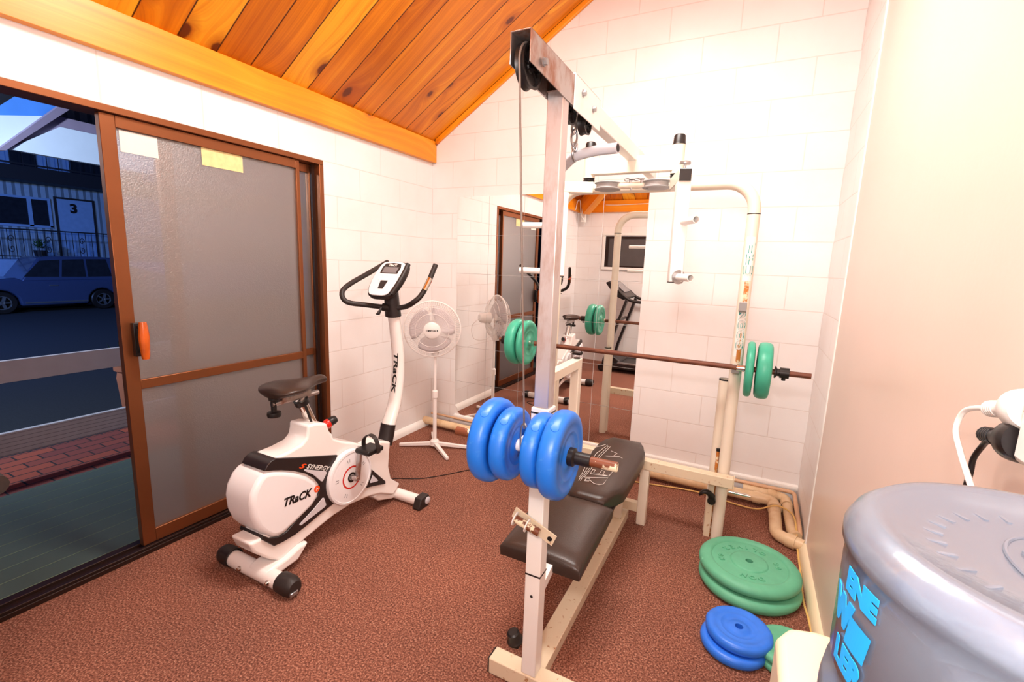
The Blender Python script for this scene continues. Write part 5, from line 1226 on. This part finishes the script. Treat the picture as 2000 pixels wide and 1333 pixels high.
obj('printed_label', bm, M['labelblue'], bt, smooth=False, label='bright blue printed lettering on the bottle')
bm = BM()
for i in range(22):
    a = math.radians(100 + i * 13); c_ = Vector((bcx + .078 * math.cos(a), bcy + .078 * math.sin(a), 1.2195)); cbox(bm, (0, 0, 0), (.012, .003, .002), Matrix.Translation(c_) @ Matrix.Rotation(a, 4, 'Z'))
tube(bm, [(bcx + .035 * math.cos(t * PI / 16), bcy + .055 * math.sin(t * PI / 16), 1.2175) for t in range(32)], .0015, 6, closed=True)
for i in range(4): cbox(bm, (bcx - .02 + i * .012, bcy + .0, 1.2175), (.004, .05 - .006 * i, .002))
for x, y in ((.02, -.06), (.05, -.03)): tube(bm, [(bcx + x + a, bcy + y + b_, 1.2185) for a, b_ in ((0, 0), (.022, 0), (.022, .022), (0, .022))], .0013, 6, closed=True)
obj('embossed_marks', bm, M['bottle'], bt)

# ------------------------------------------------------------------ plugs on the right wall
po = thing('power_board', 'white power board on the right wall above the water cooler', 'power board', (2.78, -2.44, 1.24))
bm = BM(); box(bm, (2.738, -2.60, 1.19), (2.80, -2.405, 1.280)); obj('board_body', bm, M['whitecord'], po, bevel=.008)
bm = BM(); cbox(bm, (2.732, -2.44, 1.27), (.006, .02, .02)); obj('board_switch', bm, M['paperw'], po, bevel=.002)
def plug(name, lab, mt, y0, z0, pts, dz):
    t_ = thing(name, lab, 'plug', (2.752, y0, z0)); bm = BM(); ax = Vector((0, 1, dz)).normalized()
    lathe(bm, [(0, -.001), (.026, -.001), (.028, .006), (.028, .024), (.021, .036), (.015, .050), (.012, .07), (.011, .085), (.009, .10), (0, .10)], (2.752, y0, z0), ax, 24); obj('plug_body', bm, mt, t_)
    bm = BM(); o_ = Vector((2.752, y0, z0))
    for i in range(5): lathe(bm, [(.008, -.0022), (.0125, -.0015), (.0125, .0015), (.008, .0022)], o_ + ax * (.085 + i * .0065), ax, 14)
    obj('strain_relief', bm, mt, t_)
    bm = BM(); tube(bm, smooth_path([o_ + ax * .095] + pts, 6), .0042, 10); obj('plug_cord', bm, mt, t_)
plug('wall_plug', 'white plug with a white cord in the power board, above the black plug', M['whitecord'], -2.400, 1.257, [P(1888, 801, 'x', 2.75), P(1867, 838, 'x', 2.745), P(1876, 885, 'x', 2.74), P(1890, 930, 'x', 2.735), P(1905, 980, 'x', 2.73), P(1915, 1050, 'x', 2.74)], -.25)
plug('wall_plug', 'black plug with a black cord in the power board, below the white plug', M['blackcord'], -2.404, 1.214, [P(1922, 868, 'x', 2.765), P(1902, 895, 'x', 2.765), P(1895, 925, 'x', 2.765), P(1884, 965, 'x', 2.765), P(1880, 1050, 'x', 2.765)], -.22)

# ------------------------------------------------------------------ treadmill, seen in the mirror
tm = thing('treadmill', 'dark grey treadmill along the wall behind the camera, seen in the mirror', 'treadmill', (1.35, -3.2, 0))
bm = BM(); box(bm, (.72, -3.45, .05), (2.02, -2.93, .13)); obj('deck', bm, M['bikeblack'], tm, bevel=.01)
bm = BM(); box(bm, (.9, -3.38, .13), (2.0, -3.0, .137)); obj('running_belt', bm, M['black'], tm)
for y in (-3.43, -2.95):
    bm = BM(); box(bm, (.9, y - .022, .13), (2.0, y + .022, .15)); obj('side_rail', bm, M['zinc'], tm, bevel=.003)
bm = BM(); prism(bm, [(.66, .03), (.94, .03), (.93, .15), (.86, .21), (.76, .23), (.68, .18)], 'y', -3.40, -2.98); obj('motor_hood', bm, M['bikeblack'], tm, bevel=.02, seg=3)
for y in (-3.47, -2.93):
    bm = BM(); sweep(bm, [(.70, y, .03), (.76, y, .32), (.97, y, 1.0)], rect(.035, .07), up=Vector((0, 1, 0))); up_ = obj('upright', bm, M['bikeblack'], tm, bevel=.006)
    bm = BM(); lathe(bm, [(0, -.03), (.05, -.03), (.055, -.02), (.055, .02), (.05, .03), (0, .03)], (.70, y, .055), (0, 1, 0), 20); obj('front_wheel', bm, M['black'], tm)
    bm = BM(); tube(bm, smooth_path([(.86, y, 1.10), (.96, y, 1.02), (1.05, y, .985), (1.2, y, .975)], 5), .02, 14); obj('handrail', bm, M['blacksoft'], tm)
    bm = BM(); cbox(bm, (1.86, y + (.04 if y < -3.2 else -.0), .025), (.10, .05, .05)); obj('rear_foot', bm, M['black'], tm, bevel=.008)
bm = BM(); prism(bm, [(.66, 1.21), (.72, 1.235), (.97, 1.03), (.92, .99), (.80, 1.04)], 'y', -3.46, -2.94); cs = obj('console', bm, M['bikeblack'], tm, bevel=.015, seg=3)
bm = BM(); A = [(.742, -3.38, 1.222), (.742, -3.03, 1.222), (.90, -3.03, 1.093), (.90, -3.38, 1.093)]
slab(bm, [Vector(q) for q in A], (.003, 0, .0035)); obj('display', bm, M['lcd'], cs, smooth=False)
bm = BM(); box(bm, (.84, -3.45, .70), (.87, -2.95, .73)); obj('cross_brace', bm, M['bikeblack'], tm)
# white cable under the far beam, seen in the mirror
bm = BM(); tube(bm, smooth_path([(.42, -3.555, 2.30), (.6, -3.555, 2.295), (.8, -3.555, 2.30), (1.2, -3.555, 2.305), (2.6, -3.555, 2.31)], 5), .005, 8); tag(obj('white_cable', bm, M['whitecord']), 'white cable running along the timber beam behind the camera', 'cable')
bm = BM(); tube(bm, smooth_path([(.055, -3.30, 2.21), (.06, -3.36, 2.34), (.075, -3.42, 2.34), (.085, -3.46, 2.16), (.12, -3.48, 2.10), (.11, -3.555, 2.02)], 6), .006, 8); tag(obj('white_cable', bm, M['whitecord']), 'looped white cable hanging at the corner under the hip rafter', 'cable')
bm = BM(); box(bm, (.075, -3.555, 2.06), (.135, -3.50, 2.27)); tag(obj('junction_box', bm, M['whitecord'], bevel=.004), 'small white box in the far corner under the hip rafter', 'junction box')
